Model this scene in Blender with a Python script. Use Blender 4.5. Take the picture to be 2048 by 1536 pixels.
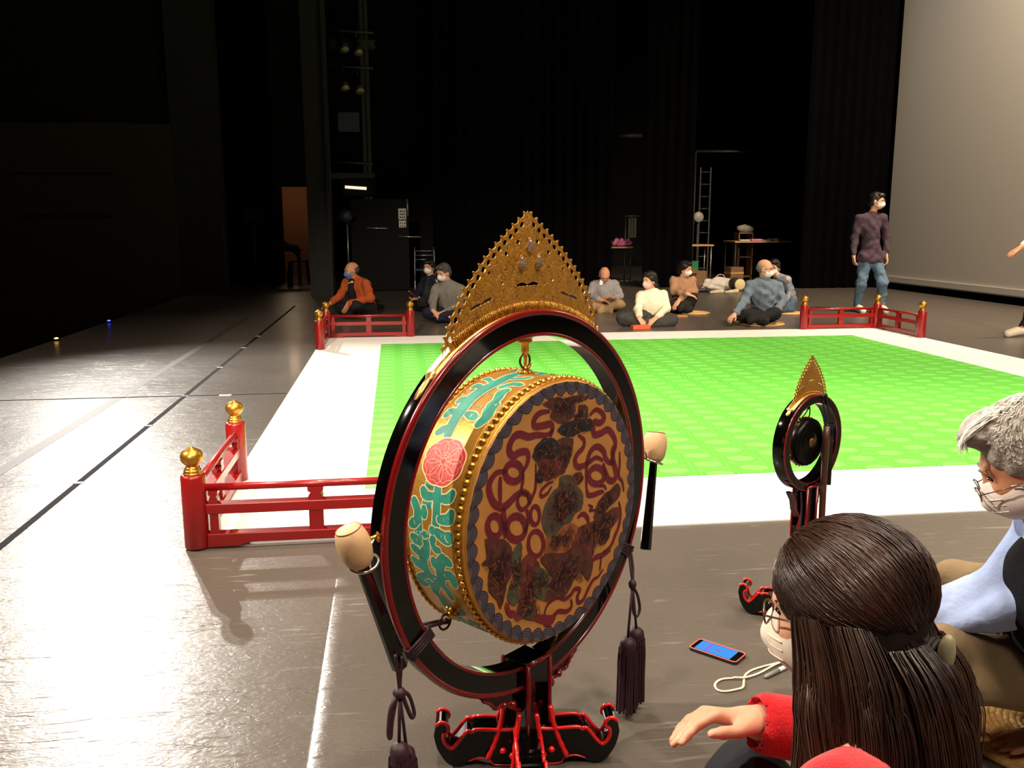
import bpy, bmesh, math, random
import numpy as np
from mathutils import Vector, Matrix, Euler
from mathutils.geometry import tessellate_polygon

for o in list(bpy.data.objects):
    bpy.data.objects.remove(o, do_unlink=True)
SC = bpy.context.scene
COL = SC.collection
PI = math.pi
R = math.radians

# ------------------------------------------------------------------ camera
cam = bpy.data.cameras.new('camera')
cam.sensor_width = 36.0
cam.lens = 1770.2 / 2048 * 36.0
cam.clip_start = 0.05
cam.clip_end = 120
camo = bpy.data.objects.new('camera', cam)
COL.objects.link(camo)
_p, _y, _r = R(10.238), R(7.40), R(-0.128)
_f = Vector((math.sin(_y) * math.cos(_p), math.cos(_y) * math.cos(_p), -math.sin(_p)))
_rt = Vector((math.cos(_y), -math.sin(_y), 0))
_u = _rt.cross(_f)
_r2 = _rt * math.cos(_r) + _u * math.sin(_r)
_u2 = -_rt * math.sin(_r) + _u * math.cos(_r)
m3 = Matrix((_r2, _u2, -_f)).transposed()
camo.matrix_world = Matrix.Translation((0, 0, 1.28)) @ m3.to_4x4()
SC.camera = camo

# ------------------------------------------------------------------ world, lights, exposure
w = bpy.data.worlds.new('world')
SC.world = w
w.use_nodes = True
w.node_tree.nodes['Background'].inputs[0].default_value = (1.0, 0.9, 0.8, 1)
w.node_tree.nodes['Background'].inputs[1].default_value = 0.02
SC.view_settings.view_transform = 'Standard'
SC.view_settings.look = 'None'
SC.view_settings.gamma = 1.0
SC.view_settings.exposure = 0.0
SC.view_settings.use_curve_mapping = False


def spot(name, loc, target, power, size_deg, blend=0.5, radius=0.1, col=(1, 0.9, 0.78)):
    l = bpy.data.lights.new(name, 'SPOT')
    l.energy = power
    l.spot_size = R(size_deg)
    l.spot_blend = blend
    l.shadow_soft_size = radius
    l.color = col
    o = bpy.data.objects.new(name, l)
    COL.objects.link(o)
    o.location = loc
    o.rotation_euler = (Vector(target) - Vector(loc)).to_track_quat('-Z', 'Y').to_euler()
    return o


WARM = (1.0, 0.84, 0.66)
# key lanterns: far left of the stage, they throw the railing's shadow towards us
spot('key_lantern', (-5.45, 16.4, 6.45), (0.2, 4.6, 0.2), 5600, 34, 0.7, 0.06, (1.0, 0.93, 0.84))
spot('key_lantern', (-5.95, 16.3, 6.65), (0.0, 4.6, 0.2), 3000, 34, 0.7, 0.06, (1.0, 0.93, 0.84))
# lantern on the house-left gallery, raking across from the left
spot('gallery_lantern', (-7.0, 3.0, 7.2), (1.2, 3.0, 0.3), 4600, 38, 0.6, 0.12, (1.0, 0.88, 0.72))
# top lanterns over the dance floor
for y, pw in ((1.8, 1250), (5.2, 900), (8.4, 620)):
    for x in (-0.5, 2.6, 5.7):
        spot('top_lantern', (x, y, 8.5), (x, y + 0.3, 0), pw, 70, 0.8, 0.25, WARM)
# unseen fill spots added behind the camera, for the players and the instruments
for (x, tx) in ((-2.0, 0.6), (4.5, 4.9)):
    spot('players_fill', (x, -5.2, 5.3), (tx, 10.2, 0.0), 8000, 25, 0.6, 0.2, WARM)
for (x, y, pw) in ((-1.2, -2.2, 600), (2.2, -2.6, 1150), (4.6, -1.2, 900)):
    spot('near_fill', (x, y, 7.4), (1.2, 2.4, 0.4), pw, 62, 0.8, 0.6, WARM)
# added spots grade the upstage screen brighter to the right, faint blue far end
spot('screen_fill', (8.2, 8.6, 8.6), (9.7, 11.0, 4.6), 6600, 112, 0.9, 0.4, (1.0, 0.79, 0.57))
spot('screen_fill', (6.0, 17.5, 9.0), (9.7, 15.8, 4.5), 130, 80, 0.9, 0.4, (0.45, 0.5, 1.0))

# ------------------------------------------------------------------ helpers
def lin(c):
    c = c / 255.0
    return c / 12.92 if c <= 0.04045 else ((c + 0.055) / 1.055) ** 2.4


def rgb(r, g, b):
    return (lin(r), lin(g), lin(b), 1.0)


MATS = {}


def M(name, col=(128, 128, 128), rough=0.5, metal=0.0, spec=0.5, var=0.0, vscale=8.0, bump=0.0, bscale=60.0,
      coat=0.0, emit=None, estr=0.0, trans=0.0, sheen=0.0, stretch=None, col2=None, sss=0.0):
    if name in MATS:
        return MATS[name]
    m = bpy.data.materials.new(name)
    m.use_nodes = True
    nt = m.node_tree
    b = nt.nodes['Principled BSDF']
    c = rgb(*col)
    b.inputs['Base Color'].default_value = c
    b.inputs['Roughness'].default_value = rough
    b.inputs['Metallic'].default_value = metal
    b.inputs['Specular IOR Level'].default_value = spec
    b.inputs['Coat Weight'].default_value = coat
    b.inputs['Coat Roughness'].default_value = 0.06
    b.inputs['Transmission Weight'].default_value = trans
    b.inputs['Sheen Weight'].default_value = sheen
    if sss:
        b.inputs['Subsurface Weight'].default_value = sss
        b.inputs['Subsurface Radius'].default_value = (0.012, 0.005, 0.003)
        b.inputs['Subsurface Scale'].default_value = 1.0
    if emit:
        b.inputs['Emission Color'].default_value = rgb(*emit)
        b.inputs['Emission Strength'].default_value = estr
    if var or bump:
        tc = nt.nodes.new('ShaderNodeTexCoord')
        vec = tc.outputs['Object']
        if stretch:
            mp = nt.nodes.new('ShaderNodeMapping')
            mp.inputs['Scale'].default_value = stretch
            nt.links.new(vec, mp.inputs['Vector'])
            vec = mp.outputs['Vector']
        if var:
            n = nt.nodes.new('ShaderNodeTexNoise')
            n.inputs['Scale'].default_value = vscale
            n.inputs['Detail'].default_value = 5
            n.inputs['Roughness'].default_value = 0.65
            nt.links.new(vec, n.inputs['Vector'])
            r = nt.nodes.new('ShaderNodeValToRGB')
            r.color_ramp.elements[0].position = 0.3
            r.color_ramp.elements[1].position = 0.7
            if col2:
                r.color_ramp.elements[0].color = c
                r.color_ramp.elements[1].color = rgb(*col2)
            else:
                r.color_ramp.elements[0].color = (c[0] * (1 - var), c[1] * (1 - var), c[2] * (1 - var), 1)
                r.color_ramp.elements[1].color = (min(1, c[0] * (1 + var)), min(1, c[1] * (1 + var)), min(1, c[2] * (1 + var)), 1)
            nt.links.new(n.outputs['Fac'], r.inputs['Fac'])
            nt.links.new(r.outputs['Color'], b.inputs['Base Color'])
        if bump:
            n2 = nt.nodes.new('ShaderNodeTexNoise')
            n2.inputs['Scale'].default_value = bscale
            n2.inputs['Detail'].default_value = 4
            nt.links.new(vec, n2.inputs['Vector'])
            bp = nt.nodes.new('ShaderNodeBump')
            bp.inputs['Strength'].default_value = bump
            bp.inputs['Distance'].default_value = 0.01
            nt.links.new(n2.outputs['Fac'], bp.inputs['Height'])
            nt.links.new(bp.outputs['Normal'], b.inputs['Normal'])
    MATS[name] = m
    return m


def tag(o, label=None, cat=None, group=None, kind=None):
    if label:
        o['label'] = label
    if cat:
        o['category'] = cat
    if group:
        o['group'] = group
    if kind:
        o['kind'] = kind
    return o


def empty(name, loc=(0, 0, 0), rz=0.0, parent=None):
    o = bpy.data.objects.new(name, None)
    COL.objects.link(o)
    o.location = loc
    o.rotation_euler = (0, 0, rz)
    o.empty_display_size = 0.1
    if parent:
        o.parent = parent
    return o


def link(name, me, mat=None, parent=None, loc=None, rot=None):
    if mat is not None and len(me.materials) == 0:
        for mm in (mat if isinstance(mat, (list, tuple)) else [mat]):
            me.materials.append(mm)
    o = bpy.data.objects.new(name, me)
    COL.objects.link(o)
    if parent:
        o.parent = parent
    if loc is not None:
        o.location = loc
    if rot is not None:
        o.rotation_euler = rot
    return o


def copy_tree(o, parent=None):
    c = o.copy()
    COL.objects.link(c)
    if parent:
        c.parent = parent
    for ch in o.children:
        copy_tree(ch, c)
    return c


class MB:
    """collects vertices and faces of one part"""

    def __init__(self):
        self.v = []
        self.f = []
        self.m = []
        self.s = []
        self.mi = 0
        self.smooth = False

    def add(self, vs, fs, smooth=None):
        k = len(self.v)
        self.v.extend([tuple(p) for p in vs])
        for f in fs:
            self.f.append(tuple(i + k for i in f))
            self.m.append(self.mi)
            self.s.append(self.smooth if smooth is None else smooth)
        return self

    def box(self, c, s, rot=None, taper=1.0):
        hx, hy, hz = s[0] / 2, s[1] / 2, s[2] / 2
        vs = []
        for z in (-1, 1):
            t = taper if z > 0 else 1.0
            for x, y in ((-1, -1), (1, -1), (1, 1), (-1, 1)):
                vs.append(Vector((x * hx * t, y * hy * t, z * hz)))
        if rot is not None:
            e = rot if isinstance(rot, Matrix) else Euler(rot).to_matrix()
            vs = [e @ p for p in vs]
        vs = [p + Vector(c) for p in vs]
        return self.add(vs, [(3, 2, 1, 0), (4, 5, 6, 7), (0, 1, 5, 4), (1, 2, 6, 5), (2, 3, 7, 6), (3, 0, 4, 7)], False)

    def bar(self, a, b, wdt, hgt, up=(0, 0, 1)):
        a = Vector(a)
        b = Vector(b)
        d = (b - a)
        L = d.length
        d.normalize()
        u = Vector(up)
        s = d.cross(u)
        if s.length < 1e-5:
            s = d.cross(Vector((0, 1, 0)))
        s.normalize()
        u = s.cross(d)
        mt = Matrix((s, d, u)).transposed()
        return self.box((a + b) / 2, (wdt, L, hgt), mt)

    def tube(self, pts, rad, n=8, closed=False, cap=True, smooth=True, twist=None):
        pts = [Vector(p) for p in pts]
        N = len(pts)
        rads = rad if isinstance(rad, (list, tuple)) else [rad] * N
        vs = []
        fs = []
        ref = None
        for i in range(N):
            if closed:
                d = pts[(i + 1) % N] - pts[i - 1]
            else:
                d = pts[min(i + 1, N - 1)] - pts[max(i - 1, 0)]
            if d.length < 1e-9:
                d = Vector((0, 0, 1))
            d.normalize()
            if ref is None:
                ref = Vector((0, 0, 1)) if abs(d.z) < 0.9 else Vector((1, 0, 0))
            s = ref - d * ref.dot(d)
            if s.length < 1e-6:
                s = d.orthogonal()
            s.normalize()
            ref = s
            t = d.cross(s)
            for k in range(n):
                a = 2 * PI * k / n
                vs.append(pts[i] + (s * math.cos(a) + t * math.sin(a)) * rads[i])
        M_ = N if closed else N - 1
        for i in range(M_):
            j = (i + 1) % N
            for k in range(n):
                k2 = (k + 1) % n
                fs.append((i * n + k, i * n + k2, j * n + k2, j * n + k))
        if cap and not closed:
            fs.append(tuple(range(n - 1, -1, -1)))
            fs.append(tuple((N - 1) * n + k for k in range(n)))
        return self.add(vs, fs, smooth)

    def lathe(self, prof, n=24, c=(0, 0, 0), axis='z', smooth=True, close=False):
        vs = []
        fs = []
        N = len(prof)
        for (r, h) in prof:
            for k in range(n):
                a = 2 * PI * k / n
                if axis == 'z':
                    p = (c[0] + r * math.cos(a), c[1] + r * math.sin(a), c[2] + h)
                elif axis == 'y':
                    p = (c[0] + r * math.cos(a), c[1] + h, c[2] + r * math.sin(a))
                else:
                    p = (c[0] + h, c[1] + r * math.cos(a), c[2] + r * math.sin(a))
                vs.append(p)
        for i in range(N if close else N - 1):
            j = (i + 1) % N
            for k in range(n):
                k2 = (k + 1) % n
                fs.append((i * n + k, i * n + k2, j * n + k2, j * n + k) if axis != 'y' else
                          (i * n + k, j * n + k, j * n + k2, i * n + k2))
        if not close:
            if prof[0][0] > 1e-6:
                q = tuple(range(n - 1, -1, -1))
                fs.append(q if axis != 'y' else q[::-1])
            if prof[-1][0] > 1e-6:
                q = tuple((N - 1) * n + k for k in range(n))
                fs.append(q if axis != 'y' else q[::-1])
        return self.add(vs, fs, smooth)

    def prism(self, out, h0, h1, plane='xz'):
        """closed outline of 2D points, extruded between h0 and h1"""
        n = len(out)
        A = sum(out[i][0] * out[(i + 1) % n][1] - out[(i + 1) % n][0] * out[i][1] for i in range(n))
        if A < 0:
            out = out[::-1]

        def P(a, b, h):
            return {'xz': (a, h, b), 'xy': (a, b, h), 'yz': (h, a, b)}[plane]
        vs = [P(a, b, h0) for a, b in out] + [P(a, b, h1) for a, b in out]
        fs = [tuple(range(n)), tuple(range(2 * n - 1, n - 1, -1))]
        for i in range(n):
            j = (i + 1) % n
            fs.append((i, n + i, n + j, j))
        return self.add(vs, fs, False)

    def quad(self, a, b, c, d):
        return self.add([a, b, c, d], [(0, 1, 2, 3)], False)

    def mesh(self, name, mats=None, fix=True):
        me = bpy.data.meshes.new(name)
        me.from_pydata(self.v, [], self.f)
        if mats is not None:
            for mm in (mats if isinstance(mats, (list, tuple)) else [mats]):
                me.materials.append(mm)
        me.polygons.foreach_set('material_index', self.m)
        me.polygons.foreach_set('use_smooth', self.s)
        if fix:
            bm = bmesh.new()
            bm.from_mesh(me)
            bmesh.ops.recalc_face_normals(bm, faces=bm.faces)
            bm.to_mesh(me)
            bm.free()
        me.update()
        return me

    def build(self, name, mats=None, parent=None, loc=None, rot=None, bevel=0.0):
        o = link(name, self.mesh(name, mats), None, parent, loc, rot)
        if bevel:
            md = o.modifiers.new('bevel', 'BEVEL')
            md.width = bevel
            md.segments = 2
            md.limit_method = 'ANGLE'
        return o


def fill2d(outer, holes=(), depth=0.002):
    """flat plate with holes from 2D outlines, triangulated; depth 0 gives a single sheet"""
    loops = [list(outer)] + [list(h) for h in holes]
    tris = tessellate_polygon([[Vector((p[0], p[1], 0)) for p in lp] for lp in loops])
    flat = [p for lp in loops for p in lp]
    n = len(flat)
    if depth <= 0:
        return [(p[0], p[1], 0.0) for p in flat], [tuple(t) for t in tris]
    vs = [(p[0], p[1], -depth / 2) for p in flat] + [(p[0], p[1], depth / 2) for p in flat]
    fs = [tuple(t) for t in tris] + [(t[2] + n, t[1] + n, t[0] + n) for t in tris]
    k = 0
    for lp in loops:
        m = len(lp)
        for i in range(m):
            j = (i + 1) % m
            fs.append((k + i, k + j, k + j + n, k + i + n))
        k += m
    return vs, fs


def smooth_path(pts, k=6, closed=False):
    """Catmull-Rom through points of any dimension"""
    P = np.array(pts, float)
    n = len(P)
    out = []
    rng = range(n) if closed else range(n - 1)
    for i in rng:
        if closed:
            a, b, c, d = P[i - 1], P[i], P[(i + 1) % n], P[(i + 2) % n]
        else:
            a, b, c, d = P[max(i - 1, 0)], P[i], P[i + 1], P[min(i + 2, n - 1)]
        for j in range(k):
            t = j / k
            out.append(0.5 * ((2 * b) + (c - a) * t + (2 * a - 5 * b + 4 * c - d) * t * t + (3 * b - a - 3 * c + d) * t ** 3))
    if not closed:
        out.append(P[-1])
    return [tuple(p) for p in out]


# ------------------------------------------------------------------ implicit bodies (rounded cones and ellipsoids -> one surface)
class SDF:
    def __init__(self, vox=0.01):
        self.vox = vox
        self.p = []

    def cone(self, a, b, r1, r2=None, k=0.02, op='add'):
        self.p.append(('c', np.array(a, float), np.array(b, float), r1, r1 if r2 is None else r2, k, op))
        return self

    def chain(self, pts, rads, k=0.02, op='add'):
        for i in range(len(pts) - 1):
            self.cone(pts[i], pts[i + 1], rads[i], rads[i + 1], k, op)
        return self

    def ell(self, c, r, rot=None, k=0.02, op='add'):
        m = np.eye(3) if rot is None else np.array(rot)
        self.p.append(('e', np.array(c, float), np.array(r, float), m, 0, k, op))
        return self

    def box(self, c, h, rot=None, rad=0.01, k=0.02, op='add'):
        m = np.eye(3) if rot is None else np.array(rot)
        self.p.append(('b', np.array(c, float), np.array(h, float), m, rad, k, op))
        return self

    def _bounds(self, q):
        if q[0] == 'c':
            lo = np.minimum(q[1] - q[3], q[2] - q[4])
            hi = np.maximum(q[1] + q[3], q[2] + q[4])
            return np.minimum(lo, q[2] - q[4]), np.maximum(hi, q[1] + q[3])
        m = np.abs(q[3].T) @ (q[2] + (q[4] if q[0] == 'b' else 0)) if q[0] == 'b' else np.abs(q[3].T) @ q[2]
        return q[1] - m, q[1] + m

    def _dist(self, q, X):
        if q[0] == 'c':
            a, b, r1, r2 = q[1:5]
            ba = b - a
            L2 = float(ba @ ba) + 1e-12
            pa = X - a
            h = np.clip((pa @ ba) / L2, 0, 1)
            d = pa - h[..., None] * ba
            return np.sqrt((d * d).sum(-1)) - (r1 + (r2 - r1) * h)
        Y = (X - q[1]) @ q[3].T
        if q[0] == 'e':
            s = Y / q[2]
            k0 = np.sqrt((s * s).sum(-1)) + 1e-9
            s2 = Y / (q[2] ** 2)
            k1 = np.sqrt((s2 * s2).sum(-1)) + 1e-9
            return k0 * (k0 - 1.0) / k1
        d = np.abs(Y) - q[2]
        return np.sqrt((np.maximum(d, 0) ** 2).sum(-1)) + np.minimum(d.max(-1), 0) - q[4]

    def mesh(self, name, mat, smooth_it=1, wrinkle=None):
        vx = self.vox
        los, his = zip(*[self._bounds(q) for q in self.p if q[6] == 'add'])
        lo = np.min(los, 0) - 3 * vx
        hi = np.max(his, 0) + 3 * vx
        n = np.ceil((hi - lo) / vx).astype(int) + 1
        F = np.full(n, 1.0, np.float32)
        for q in self.p:
            k = q[5]
            if q[6] == 'int':
                sl = (slice(None),) * 3
                i0 = np.zeros(3, int)
                i1 = n
            else:
                a, b = self._bounds(q)
                pad = k + 2.5 * vx
                i0 = np.clip(np.floor((a - pad - lo) / vx).astype(int), 0, n)
                i1 = np.clip(np.ceil((b + pad - lo) / vx).astype(int) + 1, 0, n)
                if (i1 <= i0).any():
                    continue
                sl = tuple(slice(i0[t], i1[t]) for t in range(3))
            ax = [lo[t] + vx * np.arange(i0[t], i1[t]) for t in range(3)]
            X = np.stack(np.meshgrid(*ax, indexing='ij'), -1)
            d = self._dist(q, X).astype(np.float32)
            f = F[sl]
            if q[6] == 'add':
                h = np.maximum(k - np.abs(f - d), 0) / max(k, 1e-6)
                F[sl] = np.minimum(f, d) - h * h * k * 0.25
            elif q[6] == 'sub':
                d = -d
                h = np.maximum(k - np.abs(f - d), 0) / max(k, 1e-6)
                F[sl] = np.maximum(f, d) + h * h * k * 0.25
            else:
                F[sl] = np.maximum(f, d)
        S = F < 0
        S[0], S[-1] = False, False
        acc = np.zeros(tuple(n - 1) + (3,), np.float32)
        cnt = np.zeros(tuple(n - 1), np.int16)
        quads = []
        edges = []
        for axis in range(3):
            A = [slice(None)] * 3
            Bs = [slice(None)] * 3
            A[axis] = slice(0, -1)
            Bs[axis] = slice(1, None)
            sa, sb = S[tuple(A)], S[tuple(Bs)]
            idx = np.argwhere(sa != sb)
            o1, o2 = [t for t in range(3) if t != axis]
            ok = (idx[:, o1] > 0) & (idx[:, o2] > 0) & (idx[:, o1] < n[o1] - 1) & (idx[:, o2] < n[o2] - 1)
            idx = idx[ok]
            if len(idx) == 0:
                continue
            j = idx.copy()
            j[:, axis] += 1
            fa = F[idx[:, 0], idx[:, 1], idx[:, 2]]
            fb = F[j[:, 0], j[:, 1], j[:, 2]]
            t = fa / (fa - fb)
            pos = idx.astype(np.float32)
            pos[:, axis] += t
            cells = []
            for (da, db) in ((-1, -1), (0, -1), (0, 0), (-1, 0)):
                c = idx.copy()
                c[:, o1] += da
                c[:, o2] += db
                np.add.at(acc, (c[:, 0], c[:, 1], c[:, 2]), pos)
                np.add.at(cnt, (c[:, 0], c[:, 1], c[:, 2]), 1)
                cells.append(np.ravel_multi_index((c[:, 0], c[:, 1], c[:, 2]), tuple(n - 1)))
            q = np.stack(cells, 1)
            flip = (fa > 0)
            if axis == 1:
                flip = ~flip
            q[flip] = q[flip][:, ::-1]
            quads.append(q)
        Q = np.concatenate(quads)
        used, inv = np.unique(Q, return_inverse=True)
        Q = inv.reshape(-1, 4)
        V = (acc.reshape(-1, 3)[used] / cnt.reshape(-1)[used][:, None])
        for _ in range(smooth_it):
            s = np.zeros_like(V)
            c = np.zeros(len(V), np.float32)
            for a, b in ((0, 1), (1, 2), (2, 3), (3, 0)):
                np.add.at(s, Q[:, a], V[Q[:, b]])
                np.add.at(s, Q[:, b], V[Q[:, a]])
                np.add.at(c, Q[:, a], 1)
                np.add.at(c, Q[:, b], 1)
            V = V * 0.5 + 0.5 * s / c[:, None]
        V = V * vx + lo
        if wrinkle:
            amp, sc, seed = wrinkle
            rs = np.random.RandomState(seed)
            e1 = V[Q[:, 2]] - V[Q[:, 0]]
            e2 = V[Q[:, 3]] - V[Q[:, 1]]
            fn = np.cross(e1, e2)
            N = np.zeros_like(V)
            for a in range(4):
                np.add.at(N, Q[:, a], fn)
            N /= (np.linalg.norm(N, axis=1, keepdims=True) + 1e-12)
            D = np.zeros(len(V))
            for i in range(7):
                d = rs.normal(size=3)
                d /= np.linalg.norm(d)
                d2 = rs.normal(size=3)
                ph = rs.uniform(0, 6.28)
                D += np.sin(V @ d * sc * rs.uniform(0.6, 1.8) + ph + 1.6 * np.sin(V @ d2 * sc * 0.35 + ph)) * np.maximum(0, np.sin(V @ d2 * sc * 0.3 + 2 * ph))
            V = V + N * (D * amp)[:, None]
        me = bpy.data.meshes.new(name)
        me.vertices.add(len(V))
        me.vertices.foreach_set('co', V.astype(np.float32).ravel())
        me.loops.add(Q.size)
        me.loops.foreach_set('vertex_index', Q.ravel().astype(np.int32))
        me.polygons.add(len(Q))
        me.polygons.foreach_set('loop_start', np.arange(0, Q.size, 4, dtype=np.int32))
        me.polygons.foreach_set('use_smooth', np.ones(len(Q), bool))
        me.update(calc_edges=True)
        me.validate()
        me.materials.append(mat)
        return me

    def build(self, name, mat, parent=None, loc=None, rot=None, **kw):
        return link(name, self.mesh(name, mat, **kw), None, parent, loc, rot)


def at(px, py, Y):
    """world point at depth Y seen at photograph pixel (px, py)"""
    d = _f + _r2 * ((px - 1024) / 1770.2) - _u2 * ((py - 768) / 1770.2)
    return Vector((0, 0, 1.28)) + d * (Y / d.y)


def ground(px, py, z=0.0):
    d = _f + _r2 * ((px - 1024) / 1770.2) - _u2 * ((py - 768) / 1770.2)
    return Vector((0, 0, 1.28)) + d * ((z - 1.28) / d.z)


# ------------------------------------------------------------------ materials of the setting
def floor_material():
    m = bpy.data.materials.new('dance_floor_vinyl')
    m.use_nodes = True
    nt = m.node_tree
    L = nt.links.new
    b = nt.nodes['Principled BSDF']
    tc = nt.nodes.new('ShaderNodeTexCoord')

    def noise(scale, st, rot, detail=3.0, dist=0.0):
        mp = nt.nodes.new('ShaderNodeMapping')
        mp.inputs['Scale'].default_value = st
        mp.inputs['Rotation'].default_value = (0, 0, rot)
        L(tc.outputs['Object'], mp.inputs['Vector'])
        n = nt.nodes.new('ShaderNodeTexNoise')
        n.inputs['Scale'].default_value = scale
        n.inputs['Detail'].default_value = detail
        n.inputs['Distortion'].default_value = dist
        L(mp.outputs['Vector'], n.inputs['Vector'])
        return n.outputs['Fac']

    def ramp(fac, p0, p1, c0=0.0, c1=1.0):
        r = nt.nodes.new('ShaderNodeMapRange')
        r.inputs['From Min'].default_value = p0
        r.inputs['From Max'].default_value = p1
        r.inputs['To Min'].default_value = c0
        r.inputs['To Max'].default_value = c1
        L(fac, r.inputs['Value'])
        return r.outputs['Result']

    def mth(op, a, bb):
        n = nt.nodes.new('ShaderNodeMath')
        n.operation = op
        for i, x in enumerate((a, bb)):
            if isinstance(x, (int, float)):
                n.inputs[i].default_value = x
            else:
                L(x, n.inputs[i])
        return n.outputs[0]
    # pale scuffs: thin stretched streaks in three directions
    s = None
    for sc, st, rot in ((3.0, (1, 12, 1), 0.5), (2.4, (1, 14, 1), -0.9), (3.3, (1.2, 10, 1), 1.9), (5.0, (1, 8, 1), 0.05)):
        v = ramp(noise(sc, st, rot, 2.0, 0.6), 0.68, 0.76)
        s = v if s is None else mth('MAXIMUM', s, v)
    broad = ramp(noise(0.9, (1, 1, 1), 0.3, 4.0), 0.35, 0.65)
    s = mth('MULTIPLY', s, mth('ADD', mth('MULTIPLY', broad, 0.7), 0.3))
    mix = nt.nodes.new('ShaderNodeMix')
    mix.data_type = 'RGBA'
    mix.inputs['A'].default_value = rgb(90, 83, 76)
    mix.inputs['B'].default_value = rgb(128, 122, 114)
    L(mth('MULTIPLY', s, 0.65), mix.inputs['Factor'])
    L(mix.outputs['Result'], b.inputs['Base Color'])
    rg = mth('ADD', mth('MULTIPLY', s, 0.14), mth('ADD', mth('MULTIPLY', broad, 0.05), 0.28))
    L(rg, b.inputs['Roughness'])
    b.inputs['Specular IOR Level'].default_value = 0.3
    b.inputs['Coat Weight'].default_value = 0.10
    b.inputs['Coat Roughness'].default_value = 0.12
    # dark rubber marks and gentle waves in the vinyl
    dk = mth('MAXIMUM', ramp(noise(3.5, (1, 7, 1), 1.1, 3.0, 1.0), 0.62, 0.78), ramp(noise(4.5, (1, 9, 1), 0.75, 3.0, 0.8), 0.62, 0.78))
    bp = nt.nodes.new('ShaderNodeBump')
    bp.inputs['Strength'].default_value = 0.33
    bp.inputs['Distance'].default_value = 0.006
    L(mth('ADD', mth('MULTIPLY', dk, 0.9), mth('ADD', mth('MULTIPLY', noise(26.0, (1, 2.5, 1), 0.7, 4.0, 1.5), 0.7), noise(9.0, (1, 1, 1), 0.0, 4.0))), bp.inputs['Height'])
    L(bp.outputs['Normal'], b.inputs['Normal'])
    return m


def green_material():
    """bright green brocade: paler lozenge ovals in a staggered lattice joined by darker outlines"""
    m = bpy.data.materials.new('green_brocade')
    m.use_nodes = True
    nt = m.node_tree
    L = nt.links.new
    b = nt.nodes['Principled BSDF']
    tc = nt.nodes.new('ShaderNodeTexCoord')
    sep = nt.nodes.new('ShaderNodeSeparateXYZ')
    L(tc.outputs['Object'], sep.inputs['Vector'])

    def mth(op, a, bb=0.0):
        n = nt.nodes.new('ShaderNodeMath')
        n.operation = op
        for i, x in enumerate((a, bb)):
            if isinstance(x, (int, float)):
                n.inputs[i].default_value = x
            else:
                L(x, n.inputs[i])
        return n.outputs[0]

    def cell(ox, oy):
        x = mth('MULTIPLY', mth('SUBTRACT', mth('FRACT', mth('ADD', mth('DIVIDE', sep.outputs['X'], 0.436), ox)), 0.5), 0.436)
        y = mth('MULTIPLY', mth('SUBTRACT', mth('FRACT', mth('ADD', mth('DIVIDE', sep.outputs['Y'], 0.185), oy)), 0.5), 0.185)
        ax = mth('ABSOLUTE', x)
        ay = mth('ABSOLUTE', y)
        # scalloped oval distance
        e = mth('SQRT', mth('ADD', mth('POWER', mth('DIVIDE', ax, 0.085), 2.0), mth('POWER', mth('DIVIDE', ay, 0.058), 2.0)))
        ang = mth('ARCTAN2', y, x)
        return mth('ADD', e, mth('MULTIPLY', mth('COSINE', mth('MULTIPLY', ang, 8.0)), 0.05))
    e = mth('MINIMUM', cell(0.25, 0.1), cell(0.75, 0.6))
    ramp = nt.nodes.new('ShaderNodeValToRGB')
    el = ramp.color_ramp.elements
    pale, mid, dark = rgb(124, 214, 92), rgb(108, 202, 74), rgb(86, 184, 52)
    el[0].position, el[0].color = 0.0, pale
    el[1].position, el[1].color = 0.46, pale
    for pos, c in ((0.485, dark), (0.53, dark), (0.56, mid), (0.66, mid), (0.70, dark), (0.75, mid), (0.85, mid)):
        q = el.new(pos)
        q.color = c
    L(mth('MULTIPLY', e, 0.5), ramp.inputs['Fac'])
    n = nt.nodes.new('ShaderNodeTexNoise')
    n.inputs['Scale'].default_value = 55
    n.inputs['Detail'].default_value = 2
    L(tc.outputs['Object'], n.inputs['Vector'])
    mix = nt.nodes.new('ShaderNodeMix')
    mix.data_type = 'RGBA'
    mix.blend_type = 'MULTIPLY'
    mix.inputs['Factor'].default_value = 0.22
    L(ramp.outputs['Color'], mix.inputs['A'])
    L(n.outputs['Color'], mix.inputs['B'])
    L(mix.outputs['Result'], b.inputs['Base Color'])
    b.inputs['Roughness'].default_value = 0.7
    b.inputs['Specular IOR Level'].default_value = 0.2
    return m


BLACKCLOTH = M('black_velvet', (3, 3, 3), 0.95, spec=0.05, var=0.4, vscale=3)
DARKWALL = M('dark_wall_paint', (20, 19, 18), 0.85, spec=0.2, var=0.25, vscale=2)
BROWNWALL = M('ribbed_brown_wall', (58, 49, 37), 0.8, spec=0.2, var=0.2, vscale=120, stretch=(1, 1, 0.01), bump=0.3, bscale=60)
GREYWALL = M('proscenium_grey', (44, 43, 41), 0.8, spec=0.2, var=0.1, vscale=3)
STEEL = M('dark_painted_steel', (52, 52, 50), 0.5, metal=0.2, var=0.2, vscale=10)
PALESTEEL = M('bare_steel', (150, 150, 146), 0.35, metal=0.8)
BLACKPAINT = M('black_paint', (5, 5, 5), 0.7, spec=0.15, var=0.3)

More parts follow.
